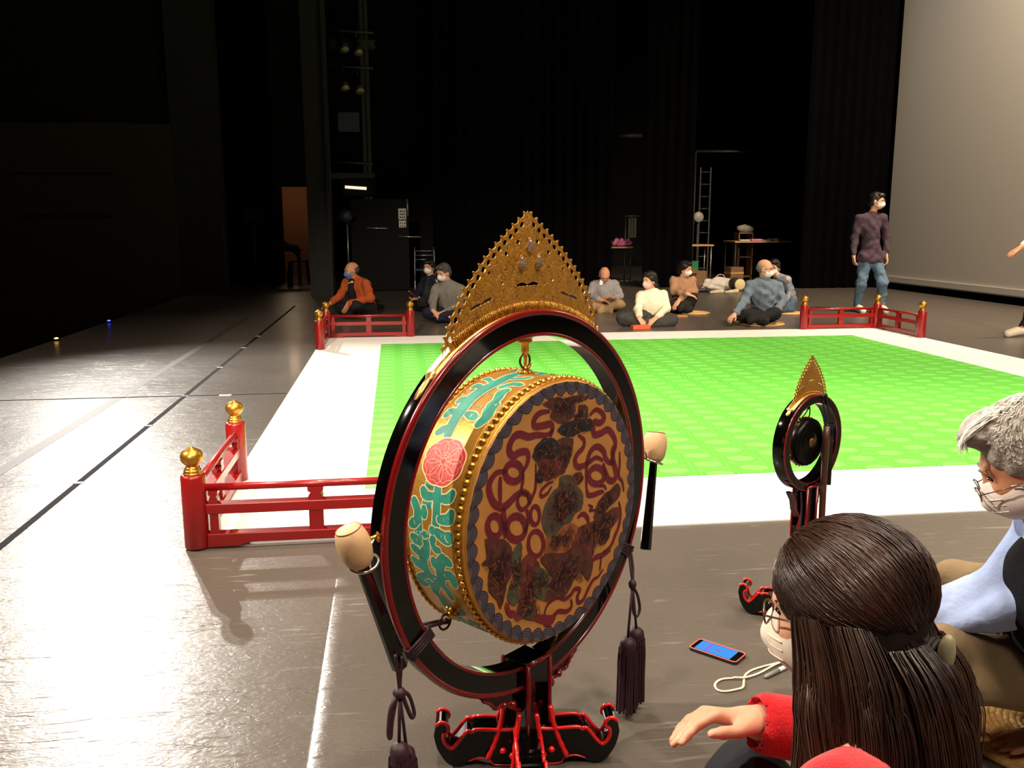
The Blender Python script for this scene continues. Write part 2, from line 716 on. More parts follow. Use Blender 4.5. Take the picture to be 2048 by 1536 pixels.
# ------------------------------------------------------------------ the setting
mb = MB()
mb.quad((-3.85, -6, 0), (11.5, -6, 0), (11.5, 27, 0), (-3.85, 27, 0))
floor = tag(mb.build('floor', floor_material()), kind='structure')
mb = MB()
mb.quad((-3.85, -6, 0), (-3.85, 27, 0), (-3.85, 27, -1.0), (-3.85, -6, -1.0))
tag(mb.build('trim_1', BLACKPAINT), kind='structure')
mb = MB()
mb.quad((-22, -6, -1.0), (-3.85, -6, -1.0), (-3.85, 27, -1.0), (-22, 27, -1.0))
tag(mb.build('floor_auditorium', M('hall_carpet', (22, 15, 13), 0.95, var=0.3)), kind='structure')

# floor tape and the vinyl seam
TAPE = M('black_floor_tape', (14, 14, 15), 0.8, spec=0.1, var=0.3, vscale=30)
GREYTAPE = M('grey_floor_tape', (60, 58, 56), 0.55, spec=0.25, var=0.15)
WHITETAPE = M('white_floor_tape', (215, 213, 206), 0.5)
BLUETAPE = M('blue_floor_tape', (60, 80, 150), 0.5)


def strip(name, a, b, wd, mat, z0=0.0, h=0.0012):
    q = MB()
    a = Vector((a[0], a[1], z0 + h / 2))
    b = Vector((b[0], b[1], z0 + h / 2))
    q.bar(a, b, wd, h)
    return q.build(name, mat, floor)


strip('tape_line', (-1.615, 1.6), (-1.615, 14.5), 0.035, TAPE)
strip('tape_line', (-2.11, 1.6), (-2.08, 12.8), 0.075, GREYTAPE)
strip('tape_line', (-3.8, 6.88), (-0.86, 6.87), 0.028, TAPE)
for y in (3.05, 4.55, 5.85, 6.87, 8.25, 9.55, 10.55):
    strip('tape_mark', (-1.64, y), (-1.59, y), 0.03, BLUETAPE if y in (4.55, 5.85, 6.87) else WHITETAPE, 0.0012)
strip('tape_mark', (-1.36, 6.85), (-1.27, 6.85), 0.05, WHITETAPE, 0.0012)
strip('tape_mark', (-2.16, 6.92), (-2.06, 6.92), 0.03, WHITETAPE, 0.0012)
# the sheet of vinyl on the right overlaps the left one
mb = MB()
prof = [(-0.245, 0.0), (-0.238, 0.0035), (-0.20, 0.0045), (-0.12, 0.003), (0.25, 0.0)]
ys = [-5, 0.5, 1.2, 2.0, 2.7, 3.1, 3.44]
vs = [(x, y, z * (0.35 if y > 3 else 1)) for y in ys for x, z in prof]
mb.add(vs, [(i * 5 + k, i * 5 + k + 1, (i + 1) * 5 + k + 1, (i + 1) * 5 + k) for i in range(6) for k in range(4)], True)
mb.build('vinyl_seam', MATS.setdefault('dance_floor_vinyl', floor.data.materials[0]), floor)

# stage cloths
X0, X1, Y0, Y1 = -0.845, 5.90, 3.52, 10.27
mb = MB()
mb.box(((X0 + X1) / 2, (Y0 + Y1) / 2, 0.003), (X1 - X0, Y1 - Y0, 0.006))
white = tag(mb.build('white_stage_cloth', M('white_cloth', (236, 234, 228), 0.8, spec=0.2)),
            'large square white cloth spread flat on the dark stage floor', 'cloth')
GX0, GX1, GY0, GY1 = -0.178, 5.20, 4.233, 9.564
mb = MB()
mb.box(((GX0 + GX1) / 2, (GY0 + GY1) / 2, 0.0085), (GX1 - GX0, GY1 - GY0, 0.005))
tag(mb.build('green_stage_cloth', green_material()), 'bright green patterned brocade cloth laid on the white cloth', 'cloth')

# walls
mb = MB()
mb.box((-1, 27.0, 5), (44, 0.2, 12))
tag(mb.build('wall_back', DARKWALL), kind='structure')
mb = MB()
mb.quad((-22, -6, -1), (-22, 27, -1), (-22, 27, 11), (-22, -6, 11))
tag(mb.build('wall_left', DARKWALL), kind='structure')
mb = MB()
mb.quad((-22, -6, -1), (12, -6, -1), (12, -6, 11), (-22, -6, 11))
tag(mb.build('wall_near', DARKWALL), kind='structure')
mb = MB()
mb.quad((11.5, -6, -1), (11.5, 27, -1), (11.5, 27, 11), (11.5, -6, 11))
tag(mb.build('wall_right', DARKWALL), kind='structure')
mb = MB()
mb.quad((-22, -6, 11), (11.5, -6, 11), (11.5, 27, 11), (-22, 27, 11))
tag(mb.build('ceiling', DARKWALL), kind='structure')
# proscenium: ribbed brown panel far left, the grey return beside it
a, b_ = at(-400, 247, 17.0), at(338, 247, 17.0)
mb = MB()
mb.box(((a.x + b_.x) / 2, 17.1, (b_.z - 1) / 2), (b_.x - a.x, 0.2, b_.z + 1))
tag(mb.build('wall_proscenium', BROWNWALL), kind='structure')
mb = MB()
mb.box(((a.x + b_.x) / 2, 17.25, (b_.z + 11) / 2), (b_.x - a.x, 0.2, 11 - b_.z))
tag(mb.build('wall_proscenium_upper', DARKWALL), kind='structure')
c = at(446, 500, 17.0)
mb = MB()
mb.box(((b_.x + c.x) / 2, 17.3, 5.0), (c.x - b_.x, 0.5, 12))
tag(mb.build('trim_2', GREYWALL), kind='structure')
# recessed panel lines in the brown wall
for (x0, y0, x1, y1) in ((20, 345, 225, 349), (40, 431, 230, 434)):
    p, q = at(x0, y0, 16.99), at(x1, y1, 16.99)
    mb = MB()
    mb.box(((p.x + q.x) / 2, 16.995, (p.z + q.z) / 2), (q.x - p.x, 0.03, 0.04))
    tag(mb.build('trim_3', DARKWALL), kind='structure')

# wall behind with a lit doorway (corridor beyond)
d0, d1 = at(561, 373, 20.5), at(664, 373, 20.5)
for (xa, xb, za, zb) in ((-12.0, d0.x, -0.2, 11), (d0.x, d1.x, d0.z, 11), (d1.x, 1.6, -0.2, 11)):
    mb = MB()
    mb.box(((xa + xb) / 2, 20.6, (za + zb) / 2), (xb - xa, 0.2, zb - za))
    tag(mb.build('wall_wing', DARKWALL), kind='structure')
mb = MB()
mb.quad((-6, 24.2, 0), (1, 24.2, 0), (1, 24.2, 5), (-6, 24.2, 5))
tag(mb.build('wall_corridor', M('corridor_ochre', (150, 92, 52), 0.7, var=0.1)), kind='structure')
cl = bpy.data.lights.new('corridor_lamp', 'POINT')
cl.energy = 13
cl.color = (1.0, 0.72, 0.45)
cl.shadow_soft_size = 0.15
clo = bpy.data.objects.new('corridor_lamp', cl)
COL.objects.link(clo)
clo.location = (-2.6, 22.6, 2.2)
# dark grey upright at the edge of the wing
p, q = at(622, 590, 16.4), at(668, 590, 16.4)
mb = MB()
mb.box(((p.x + q.x) / 2, 16.6, 5.5), (q.x - p.x, 0.4, 11))
mb.box((q.x - 0.03, 16.38, 5.5), (0.05, 0.05, 11))
tag(mb.build('trim_4', GREYWALL), kind='structure')

# projection screen on the right (upstage)
mb = MB()
mb.box((9.72, 6.0, 5.4), (0.04, 21.4, 10.55))
scr = tag(mb.build('projection_screen', M('grey_screen', (190, 186, 178), 0.8, spec=0.2)),
          'huge pale grey projection screen closing the right side of the stage', 'screen')
mb = MB()
mb.box((9.69, 6.0, 0.20), (0.05, 21.4, 0.10))
mb.build('bottom_hem', MATS['grey_screen'], scr)


# black drapes
def drape(px0, px1, Y, label, fold=0.06, period=0.22):
    x0 = at(px0, 560, Y).x
    x1 = at(px1, 560, Y).x
    n = int((x1 - x0) / 0.03) + 1
    q = MB()
    vs = []
    for side in (0, 1):
        for i in range(n + 1):
            x = x0 + (x1 - x0) * i / n
            y = Y + fold * math.sin(2 * PI * x / period) * (0.7 + 0.3 * math.sin(x * 2.3)) + 0.015 * side
            for z in (0.02, 10.6):
                vs.append((x, y, z))
    k = 2 * (n + 1)
    fs = []
    for i in range(n):
        for s in (0, 1):
            o = s * k + 2 * i
            fs.append((o, o + 2, o + 3, o + 1))
    q.add(vs, fs, True)
    return tag(q.build('stage_drape', BLACKCLOTH), label, 'curtain', 'black stage drapes')


drape(868, 1222, 18.0, 'wide black stage drape hanging behind the gold crest and the bespectacled man in grey')
drape(1284, 1384, 17.6, 'narrow black stage drape hanging behind the woman in the brown top')
drape(1600, 1778, 16.9, 'black stage drape hanging behind the standing man, next to the screen')
drape(668, 780, 22.5, 'black stage drape hanging at the back of the wing behind the steel lighting tower')
drape(446, 556, 20.2, 'black stage drape hanging left of the lit orange doorway')

# ------------------------------------------------------------------ red corner railings
REDLAC = M('red_lacquer', (144, 18, 20), 0.3, spec=0.5, coat=0.3, var=0.08, vscale=5)
KNOBGOLD = M('knob_gold', (196, 138, 58), 0.33, metal=0.85, var=0.12, vscale=9)


def railing(corner, dx, dy, label):
    """L-shaped railing: corner post at the origin, one arm along x*dx, one along y*dy"""
    root = empty('corner_railing', (corner[0], corner[1], 0))
    tag(root, label, 'railing', 'red corner railings of the dance floor')
    A = 0.95
    posts = ((0, 0), (dx * A, 0), (0, dy * A))
    global POST_ME, KNOB_ME
    if 'POST_ME' not in globals():
        q = MB()
        q.lathe([(0.047, 0.0), (0.049, 0.004), (0.0485, 0.29), (0.046, 0.298), (0.040, 0.301)], 28)
        POST_ME = q.mesh('post', REDLAC)
        q = MB()
        q.lathe([(0.036, 0.300), (0.0375, 0.304), (0.036, 0.309), (0.033, 0.311), (0.035, 0.315), (0.033, 0.320), (0.029, 0.322),
                 (0.030, 0.327), (0.027, 0.331), (0.023, 0.334), (0.024, 0.338), (0.033, 0.345), (0.041, 0.356), (0.0445, 0.369),
                 (0.043, 0.382), (0.036, 0.394), (0.024, 0.402), (0.012, 0.407), (0.006, 0.412), (0.0, 0.4165)], 28)
        KNOB_ME = q.mesh('knob', KNOBGOLD)
    for (x, y) in posts:
        po = link('post', POST_ME, None, root, (x, y, 0.006))
        link('knob', KNOB_ME, None, po)
    for (ax, ay) in ((dx, 0), (0, dy)):
        dvec = Vector((ax, ay, 0))
        a = dvec * 0.045
        b = dvec * (A - 0.045)
        q = MB()
        q.tube([a + Vector((0, 0, 0.250)), b + Vector((0, 0, 0.250))], 0.0155, 14)
        q.build('top_rail', REDLAC, root)
        q = MB()
        q.bar(a + Vector((0, 0, 0.165)), b + Vector((0, 0, 0.165)), 0.05, 0.042)
        q.build('middle_rail', REDLAC, root, bevel=0.003)
        # ground beam with a shallow arched underside
        L = A - 0.09
        prof = [(-L / 2, 0.008), (-L / 2 + 0.12, 0.008), (-L / 2 + 0.16, 0.022), (L / 2 - 0.16, 0.022), (L / 2 - 0.12, 0.008), (L / 2, 0.008),
                (L / 2, 0.062), (-L / 2, 0.062)]
        q = MB()
        q.prism(prof, -0.027, 0.027, 'xz')
        q.build('ground_beam', REDLAC, root, (a + b) / 2, (0, 0, math.atan2(ay, ax)), bevel=0.003)
        for s in (0.075, A / 2, A - 0.075):
            c = dvec * s
            wd = 0.058 if s == A / 2 else 0.034
            q = MB()
            rot = Matrix.Rotation(math.atan2(ay, ax), 3, 'Z')
            q.box(c + Vector((0, 0, 0.104)), (wd, 0.04, 0.086), rot)
            # bulging bracket and cap carrying the round rail
            pr = [(-wd * .5, 0.186), (-wd * .52, 0.200), (-wd * .40, 0.212), (-wd * .33, 0.218), (-wd * .52, 0.222), (-wd * .55, 0.238),
                  (wd * .55, 0.238), (wd * .52, 0.222), (wd * .33, 0.218), (wd * .40, 0.212), (wd * .52, 0.200), (wd * .5, 0.186)]
            k0 = len(q.v)
            q.prism(pr, -0.021, 0.021, 'xz')
            for i in range(k0, len(q.v)):
                p = rot @ Vector(q.v[i]) + c
                q.v[i] = tuple(p)
            q.build('strut', REDLAC, root)
    return root


railing((-0.82, 3.53), 1, 1, 'red railing with gold knobs nearest to us, at the near left cloth corner')
railing((-0.80, 10.24), 1, -1, 'red railing with gold knobs in front of the man in the orange jacket')
railing((5.88, 10.24), -1, -1, 'red railing with gold knobs at the feet of the standing man')

# ------------------------------------------------------------------ things standing in the far wings
TUBEM = M('fluorescent_tube', (255, 245, 220), 0.4, emit=(255, 236, 200), estr=1.1)
BLUEPANEL = M('blue_grey_panel', (58, 64, 84), 0.7, var=0.1)
PAPER = M('poster_paper', (205, 200, 188), 0.8)
INK = M('poster_ink', (40, 38, 36), 0.8)
WOODT = M('table_wood', (176, 136, 84), 0.5, var=0.15, vscale=6, stretch=(0.3, 3, 1))
PINKC = M('pink_cloth', (214, 120, 160), 0.85, var=0.2, vscale=12)
WHITEC = M('white_plastic', (200, 196, 188), 0.5, var=0.1)
LANTERN = M('lantern_black', (24, 24, 25), 0.5)


def pbox(q, x0, y0, x1, y1, Y, depth):
    """box whose front face spans the pixels (x0,y0)-(x1,y1) at depth Y"""
    a, b = at(x0, y1, Y), at(x1, y0, Y)
    q.box(((a.x + b.x) / 2, Y + depth / 2, (a.z + b.z) / 2), (abs(b.x - a.x), depth, abs(b.z - a.z)))


def ppipe(q, x0, y0, x1, y1, Y, rad, Y1=None):
    q.tube([at(x0, y0, Y), at(x1, y1, Y1 or Y)], rad, 8)


# steel lighting tower
Y = 18.3
tower = empty('lighting_tower', (at(700, 560, Y).x, Y, 0))
tag(tower, 'dark steel lighting tower with cross beams standing in the far wing', 'tower')
ox = Vector((-tower.location.x, -Y, 0))


def tpart(name, q, mat, parent=None):
    q.v = [tuple(Vector(p) + ox) for p in q.v]
    return q.build(name, mat, parent or tower)


for px_ in (661, 736, 745):
    q = MB()
    p = at(px_, 500, Y)
    q.box((p.x, Y, 5.0), (0.07, 0.07, 10.0))
    tpart('upright', q, STEEL)
for (x0, y0, x1, y1, dp) in ((658, 80, 748, 97, .12), (658, 346, 748, 357, .12)):
    q = MB()
    pbox(q, x0, y0, x1, y1, Y - .05, dp)
    b_ = tpart('cross_beam', q, STEEL)
    q = MB()
    for dx in (-9, -4, 1):
        for dy in (2, 13):
            p = at(x1 + dx, y0 + dy, Y - .06)
            q.lathe([(0, -.02), (.02, 0), (0, .02)], 8, p, 'y')
    tpart('bolt', q, PALESTEEL, b_)
for yy in (60, 131, 322):
    q = MB()
    ppipe(q, 658, yy, 746, yy + 6, Y - .1, .022)
    tpart('pipe_rail', q, STEEL)
for (px_, py_) in ((683, 56), (711, 62), (684, 133), (714, 139)):
    q = MB()
    p = at(px_, py_, Y - .15)
    q.tube([p, p + Vector((0, 0, -.10))], .02, 8)
    c = p + Vector((0, -.02, -.26))
    d = Vector((.25, -.5, -.8)).normalized()
    q.tube([c - d * .14, c + d * .06, c + d * .20], [.06, .09, .10], 14)
    l_ = tpart('lantern', q, LANTERN)
    q = MB()
    q.tube([c + d * .195, c + d * .205], .085, 14)
    tpart('lens', q, M('lantern_lens', (150, 140, 110), 0.1), l_)
q = MB()
pbox(q, 677, 225, 718, 263, Y - .1, .03)
tpart('colour_panel', q, BLUEPANEL)
q = MB()
pbox(q, 686, 357, 752, 392, Y - .1, .20)
tpart('lamp_box', q, BLACKPAINT)
q = MB()
ppipe(q, 690, 374, 733, 377, Y - .16, .028)
tpart('tube_lamp', q, TUBEM)

# black partition with two notices
Y = 17.6
part_ = empty('black_partition', (at(760, 560, Y).x, Y, 0))
tag(part_, 'black wheeled partition with two paper notices behind the seated players', 'partition')
ox = Vector((-part_.location.x, -Y, 0))
q = MB()
a, b_ = at(700, 396, Y), at(816, 396, Y)
q.box(((a.x + b_.x) / 2, Y + .1, a.z / 2), (b_.x - a.x, .2, a.z - .04))
tpart('panel', q, BLACKPAINT, part_)
for (x0, y0, x1, y1) in ((797, 417, 812, 439), (798, 441, 812, 455)):
    q = MB()
    pbox(q, x0, y0, x1, y1, Y - .012, .01)
    n_ = tpart('notice', q, PAPER, part_)
    q = MB()
    rr = random.Random(x0 + y0)
    for r_ in range(3 if y0 < 430 else 2):
        yy = y0 + 4 + r_ * 6
        for c_ in range(3):
            xx = x0 + 2.5 + c_ * 4
            pbox(q, xx, yy, xx + rr.uniform(1.6, 3.0), yy + rr.uniform(2.0, 4.0), Y - .016, .004)
    tpart('notice_text', q, INK, n_)
q = MB()
ppipe(q, 733, 456, 775, 457, Y - .05, .018)
tpart('handle_rail', q, PALESTEEL, part_)
q = MB()
ppipe(q, 797, 473, 842, 474, Y - .05, .016)
tpart('handle_rail', q, PALESTEEL, part_)
q = MB()
ppipe(q, 814, 398, 816, 432, Y - .05, .018)
tpart('side_rail', q, PALESTEEL, part_)
for x0 in (775, 787):
    q = MB()
    pbox(q, x0, 587, x0 + 10, 593, Y - .03, .02)
    tpart('white_label', q, PAPER, part_)

# small follow spot on a stand
Y = 17.2
g_ = at(699, 580, Y)
fs_ = empty('spotlight_stand', (g_.x, Y, 0))
tag(fs_, 'small dark spotlight on a thin metal stand behind the man in orange', 'spotlight')
q = MB()
q.tube([(0, 0, .35), (0, 0, at(0, 450, Y).z)], .016, 8)
for k in range(3):
    a = k * 2.1
    q.tube([(0, 0, .40), (.28 * math.cos(a), .28 * math.sin(a), .01)], .012, 6)
q.build('stand', PALESTEEL, fs_)
q = MB()
zt = at(697, 432, Y).z
q.lathe([(.0, -.02), (.12, -.02), (.125, .10), (.10, .18), (0, .18)], 18, (-.02, -.05, zt), 'y')
q.build('head', M('dark_blue_lantern', (30, 34, 48), 0.5), fs_)
q = MB()
for k in range(4):
    a = k * PI / 2 + .3
    q.box((-.02 + .14 * math.cos(a), -.08, zt + .14 * math.sin(a)), (.08, .01, .05), (0, -a, 0))
q.build('barn_door', BLACKPAINT, fs_)

# metal chair
Y = 17.0
g_ = at(850, 560, Y)
ch = empty('folding_chair', (g_.x, Y, 0))
tag(ch, 'dark folding chair with a pale metal frame behind the masked woman in navy', 'chair')
for sx in (-1, 1):
    q = MB()
    q.tube(smooth_path([(sx * .19, -.05, .01), (sx * .19, .0, .42), (sx * .18, .12, .85)], 4), .012, 8)
    q.build('leg', PALESTEEL, ch)
    q = MB()
    q.tube([(sx * .19, -.25, .43), (sx * .19, .25, .01)], .012, 8)
    q.build('leg', PALESTEEL, ch)
q = MB()
q.box((0, -.10, .44), (.38, .34, .03))
q.build('seat', M('chair_blue', (34, 44, 84), 0.7), ch)
for zz in (.62, .70, .78):
    q = MB()
    q.tube([(-.18, .07 + (zz - .62) * .3, zz), (.18, .07 + (zz - .62) * .3, zz)], .011, 8)
    q.build('back_rail', PALESTEEL, ch)

# table silhouette in the doorway, stool and bottle
Y = 19.6
g_ = at(575, 560, Y)
tb = empty('covered_table', (g_.x, Y, 0))
tag(tb, 'small table under a dark cloth standing in front of the lit doorway', 'table')
zt = at(575, 500, Y).z
for sx in (-1, 1):
    for sy in (-1, 1):
        q = MB()
        q.box((sx * .26, sy * .2, zt / 2), (.03, .03, zt))
        q.build('leg', BLACKPAINT, tb)
q = MB()
q.box((0, 0, zt), (.66, .5, .03))
q.build('top', BLACKPAINT, tb)
S = SDF(.02)
S.ell((-.05, 0, zt + .05), (.34, .25, .09), None, .04)
S.cone((.22, -.1, zt), (.30, -.18, zt - .22), .07, .03, .05)
S.ell((-.12, 0, zt + .12), (.14, .14, .07), None, .04)
S.build('cloth', M('dark_slate_cloth', (40, 42, 46), 0.9), tb, wrinkle=(.01, 16, 3))
g_ = at(600, 560, Y + .75)
st = empty('stool', (g_.x, Y + .75, 0))
tag(st, 'dark stool standing in the lit doorway beside the covered table', 'stool')
zt = at(600, 522, Y + .75).z
for sx in (-1, 1):
    for sy in (-1, 1):
        q = MB()
        q.tube([(sx * .2, sy * .18, .0), (sx * .16, sy * .15, zt)], .016, 6)
        q.build('leg', BLACKPAINT, st)
q = MB()
q.box((0, 0, zt), (.38, .34, .035))
q.build('seat', BLACKPAINT, st, bevel=.008)
g_ = at(580, 560, Y - .3)
q = MB()
zb = at(580, 527, Y - .3).z
q.lathe([(.06, 0.0), (.065, .02), (.065, zb * .55), (.03, zb * .75), (.025, zb), (0, zb)], 16)
bt_ = tag(q.build('dark_bottle', BLACKPAINT, None, (g_.x, Y - .3, 0)), 'tall dark bottle on the floor in the lit doorway', 'bottle')
q = MB()
q.lathe([(.028, 0), (.028, .03), (0, .032)], 12, (0, 0, zb))
q.build('cap', STEEL, bt_)
# dark round fan on a stand left of the doorway
Y = 18.8
g_ = at(513, 560, Y)
fn = empty('stand_fan', (g_.x, Y, 0))
tag(fn, 'dark round fan on a thin stand left of the doorway', 'fan')
zt = at(513, 432, Y).z
q = MB()
q.tube([(0, 0, .03), (0, 0, zt)], .016, 8)
q.lathe([(.2, 0), (.2, .02), (.03, .05), (.02, .06)], 18)
q.build('stand', STEEL, fn)
q = MB()
for rr in (.06, .11, .16):
    q.tube([(rr * math.cos(a), -.08, zt + rr * math.sin(a)) for a in np.linspace(0, 2 * PI, 21)[:-1]], .006, 5, closed=True)
for k in range(8):
    a = k * PI / 4
    q.tube([(0, -.09, zt), (.16 * math.cos(a), -.08, zt + .16 * math.sin(a))], .005, 5)
q.build('cage', STEEL, fn)

# --- opening between the drapes: rack and pink cloth on a table
Y = 19.0


def small_table(px0, px1, py, Y, dep, label, mat=WOODT, group='work tables in the far wing', legm=STEEL):
    a, b_ = at(px0, py, Y), at(px1, py, Y)
    t = empty('work_table', ((a.x + b_.x) / 2, Y + dep / 2, 0))
    tag(t, label, 'table', group)
    w_ = b_.x - a.x
    q = MB()
    q.box((0, 0, a.z), (w_, dep, .035))
    q.build('top', mat, t, bevel=.004)
    for sx in (-1, 1):
        for sy in (-1, 1):
            q = MB()
            q.tube([(sx * (w_ / 2 - .04), sy * (dep / 2 - .05), a.z), (sx * (w_ / 2 - .04), sy * (dep / 2 - .05), 0)], .016, 6)
            q.build('leg', legm, t)
    return t, a.z


t1, z1 = small_table(1218, 1266, 495, Y, .6, 'narrow table under the pink cloth between two black drapes')
S = SDF(.012)
rs = random.Random(2)
for i in range(7):
    x = -.20 + .065 * i
    S.cone((x, rs.uniform(-.1, .1), .03), (x + .06, rs.uniform(-.1, .1), .05 + .05 * (i % 2)), .04, .05, .03)
tag(S.build('pink_cloth', PINKC, None, (t1.location.x, Y + .2, z1 + .045), wrinkle=(.006, 30, 4)), 'crumpled pink cloth lying on the narrow table between drapes', 'cloth')
g_ = at(1250, 560, Y + .8)
rk = empty('clothes_rack', (g_.x, Y + .8, 0))
tag(rk, 'pale metal rack with hanging grey sheets behind the pink cloth', 'rack')
zt = at(1250, 432, Y + .8).z
q = MB()
q.tube([(-.02, 0, .02), (-.02, 0, zt)], .018, 8)
q.tube([(-.12, 0, zt), (.30, 0, zt)], .016, 8)
q.box((-.02, 0, .015), (.3, .3, .03))
q.build('frame', PALESTEEL, rk)
for k in range(3):
    q = MB()
    q.box((.08 + .07 * k, .02 * k, zt - .26), (.055, .012, .44))
    q.build('sheet', M('grey_sheet', (132, 130, 124), 0.8), rk)
q = MB()
ppipe(q, 1224, 272, 1284, 272, 20.4, .05)
tag(q.build('ceiling_pipe', STEEL), 'short horizontal steel pipe high between two drapes', 'pipe')

# --- wide opening: ladder, tables, bag, drum case, slippers
Y = 19.2
g_ = at(1403, 560, Y)
ld = empty('ladder', (g_.x, Y, 0))
tag(ld, 'tall dark metal ladder standing in the far wing right of the narrow drape', 'ladder')
zt = at(1403, 335, Y).z
for sx in (-.115, .115):
    q = MB()
    q.box((sx, 0, zt / 2), (.03, .06, zt))
    q.build('side_rail', STEEL, ld)
for k in range(9):
    q = MB()
    z = .3 + k * (zt - .4) / 8
    q.tube([(-.11, 0, z), (.11, 0, z)], .015, 8)
    q.build('rung', STEEL, ld)
g_ = at(1398, 434, 18.85)
q = MB()
q.lathe([(0, 0), (.10, 0), (.115, .03), (.10, .10), (.05, .14), (0, .15)], 20, (0, 0, g_.z), 'y')
wl = tag(q.build('work_lamp', M('grey_reflector', (150, 148, 144), 0.4), None, (g_.x, 18.85, 0)), 'round pale work lamp on a thin stand beside the ladder', 'lamp')
q = MB()
q.tube([(0, .08, g_.z - .08), (0, .08, .02)], .014, 8)
q.lathe([(.14, 0), (.14, .02), (.02, .04)], 16, (0, .08, 0))
q.build('stand', STEEL, wl)
t2, z2 = small_table(1379, 1428, 491, 18.0, .5, 'small pale table with a bent leg in front of the ladder', legm=PALESTEEL)
q = MB()
q.box((0, 0, .09), (.16, .14, .18), (0, 0, .2))
a = at(1399, 540, 17.9)
gb = tag(q.build('green_bin', M('green_plastic', (40, 120, 72), 0.4), None, (a.x, 18.3, 0.302)), 'small green box on the carton under the small pale table', 'box')
q = MB()
q.box((0, 0, .19), (.18, .16, .02), (0, 0, .2))
q.build('lid', MATS['green_plastic'], gb)
q = MB()
q.box((0, 0, .15), (.42, .36, .30), (0, 0, .1))
ct = tag(q.build('carton', M('brown_carton', (120, 88, 58), 0.8), None, (a.x + .02, 18.3, 0)), 'brown cardboard carton on the floor under the small pale table', 'carton')
q = MB()
q.box((-.1, -.22, .30), (.2, .18, .006), (.5, 0, .1))
q.build('flap', MATS['brown_carton'], ct)
Y = 18.6
t3, z3 = small_table(1470, 1584, 484, Y, .7, 'long pale table with papers and pink things behind the man in blue-grey')
for i, (x, c_, sz) in enumerate(((-.35, WHITEC, (.22, .2, .03)), (-.10, PINKC, (.24, .22, .04)), (.10, WHITEC, (.16, .2, .025)), (.38, WOODT, (.30, .25, .05)))):
    q = MB()
    q.box((0, 0, sz[2] / 2), sz, (0, 0, .2 * i - .3))
    tag(q.build('folded_cloth' if c_ is not WOODT else 'wooden_tray', c_, None, (t3.location.x + x, Y + .2, z3 + .02), bevel=.006),
        ('white folded cloth at the left end of the long table', 'pink folded cloth on the long table', 'white folded cloth in the middle of the long table', 'wooden tray at the right end of the long table')[i], 'cloth' if c_ is not WOODT else 'tray')
bx = empty('open_shelf', (at(1486, 500, Y + .9).x, Y + .9, 0))
tag(bx, 'brown wooden open shelf standing left of the long pale table', 'shelf')
zt = at(1486, 466, Y + .9).z
for sx in (-.16, .16):
    q = MB()
    q.box((sx, 0, zt / 2), (.03, .3, zt))
    q.build('side', M('shelf_wood', (120, 84, 54), 0.6), bx)
for z in (.1, zt * .5, zt):
    q = MB()
    q.box((0, 0, z), (.34, .3, .03))
    q.build('shelf_board', MATS['shelf_wood'], bx)
rr_ = empty('red_rack', (at(1545, 470, Y + 1.0).x, Y + 1.0, 0))
tag(rr_, 'low dark rack with a row of red pegs behind the long table', 'rack')
zt = at(1545, 463, Y + 1.0).z
q = MB()
for sx in (-.40, .40):
    q.box((sx, 0, zt / 2), (.03, .04, zt))
q.box((0, 0, zt), (.83, .04, .03))
q.build('frame', BLACKPAINT, rr_)
for k in range(7):
    q = MB()
    q.tube([(-.36 + .12 * k, -.02, zt - .04), (-.36 + .12 * k, -.07, zt - .03)], .018, 8)
    q.build('peg', M('dark_red_peg', (120, 36, 34), 0.5), rr_)
S = SDF(.014)
S.chain([(-.28, 0, .10), (-.05, .02, .12), (.22, 0, .11)], [.09, .12, .10], .05)
S.cone((-.24, -.06, .05), (.24, -.06, .06), .06, .06, .05)
a = at(1441, 540, 17.0)
bg = tag(S.build('white_bag', M('white_bag', (196, 190, 178), 0.7, var=0.1), None, (a.x, 17.0, 0), wrinkle=(.012, 22, 6)), 'crumpled white bag lying on the floor under the tables', 'bag')
q = MB()
q.tube(smooth_path([(-.12, -.02, .2), (-.06, -.04, .28), (.04, -.04, .28), (.1, -.02, .2)], 5), .008, 6)
q.build('handle', MATS['white_bag'], bg)
a = at(1475, 539, 16.5)
q = MB()
q.lathe([(.0, -.16), (.105, -.16), (.12, -.14), (.13, 0), (.12, .14), (.105, .16), (0, .16)], 24, (0, 0, .13), 'y')
dr = tag(q.build('small_barrel_drum', M('dark_drum_body', (70, 58, 36), 0.6), None, (a.x, 16.5, 0)), 'small barrel drum lying on its side right of the white bag', 'drum')
q = MB()
q.lathe([(0, -.165), (.10, -.165), (.108, -.158)], 24, (0, 0, .13), 'y')
q.build('drum_head', M('pale_drum_hide', (206, 186, 140), 0.6), dr)
q = MB()
q.box((0, 0, .2), (.30, .25, .40), (0, 0, .2))
a = at(1472, 528, 17.6)
cb = tag(q.build('wooden_crate', M('crate_wood', (112, 78, 46), 0.7, var=0.2), None, (a.x, 17.7, 0)), 'brown wooden crate standing behind the small barrel drum', 'crate')
q = MB()
for z in (.12, .28):
    q.box((0, 0, z), (.312, .262, .03), (0, 0, .2))
q.build('slat', MATS['table_wood'], cb)
S = SDF(.014)
S.ell((0, 0, .08), (.16, .1, .08), None, .03)
S.ell((.12, .02, .06), (.1, .08, .06), None, .03)
a = at(1470, 452, Y + .95)
tag(S.build('pale_cloth_bundle', M('pale_bundle', (150, 146, 132), 0.85), None, (bx.location.x, Y + .9, at(1486, 466, Y + .9).z + .03), wrinkle=(.01, 26, 2)), 'pale cloth bundle on top of the brown open shelf', 'cloth')
q = MB()
p0, p1, p2 = at(1392, 303, 20.5), at(1590, 303, 20.5), at(1590, 330, 20.5)
q.tube([p0, p1], .03, 8)
q.tube([p1, Vector((p1.x, 20.5, 0))], .02, 8)
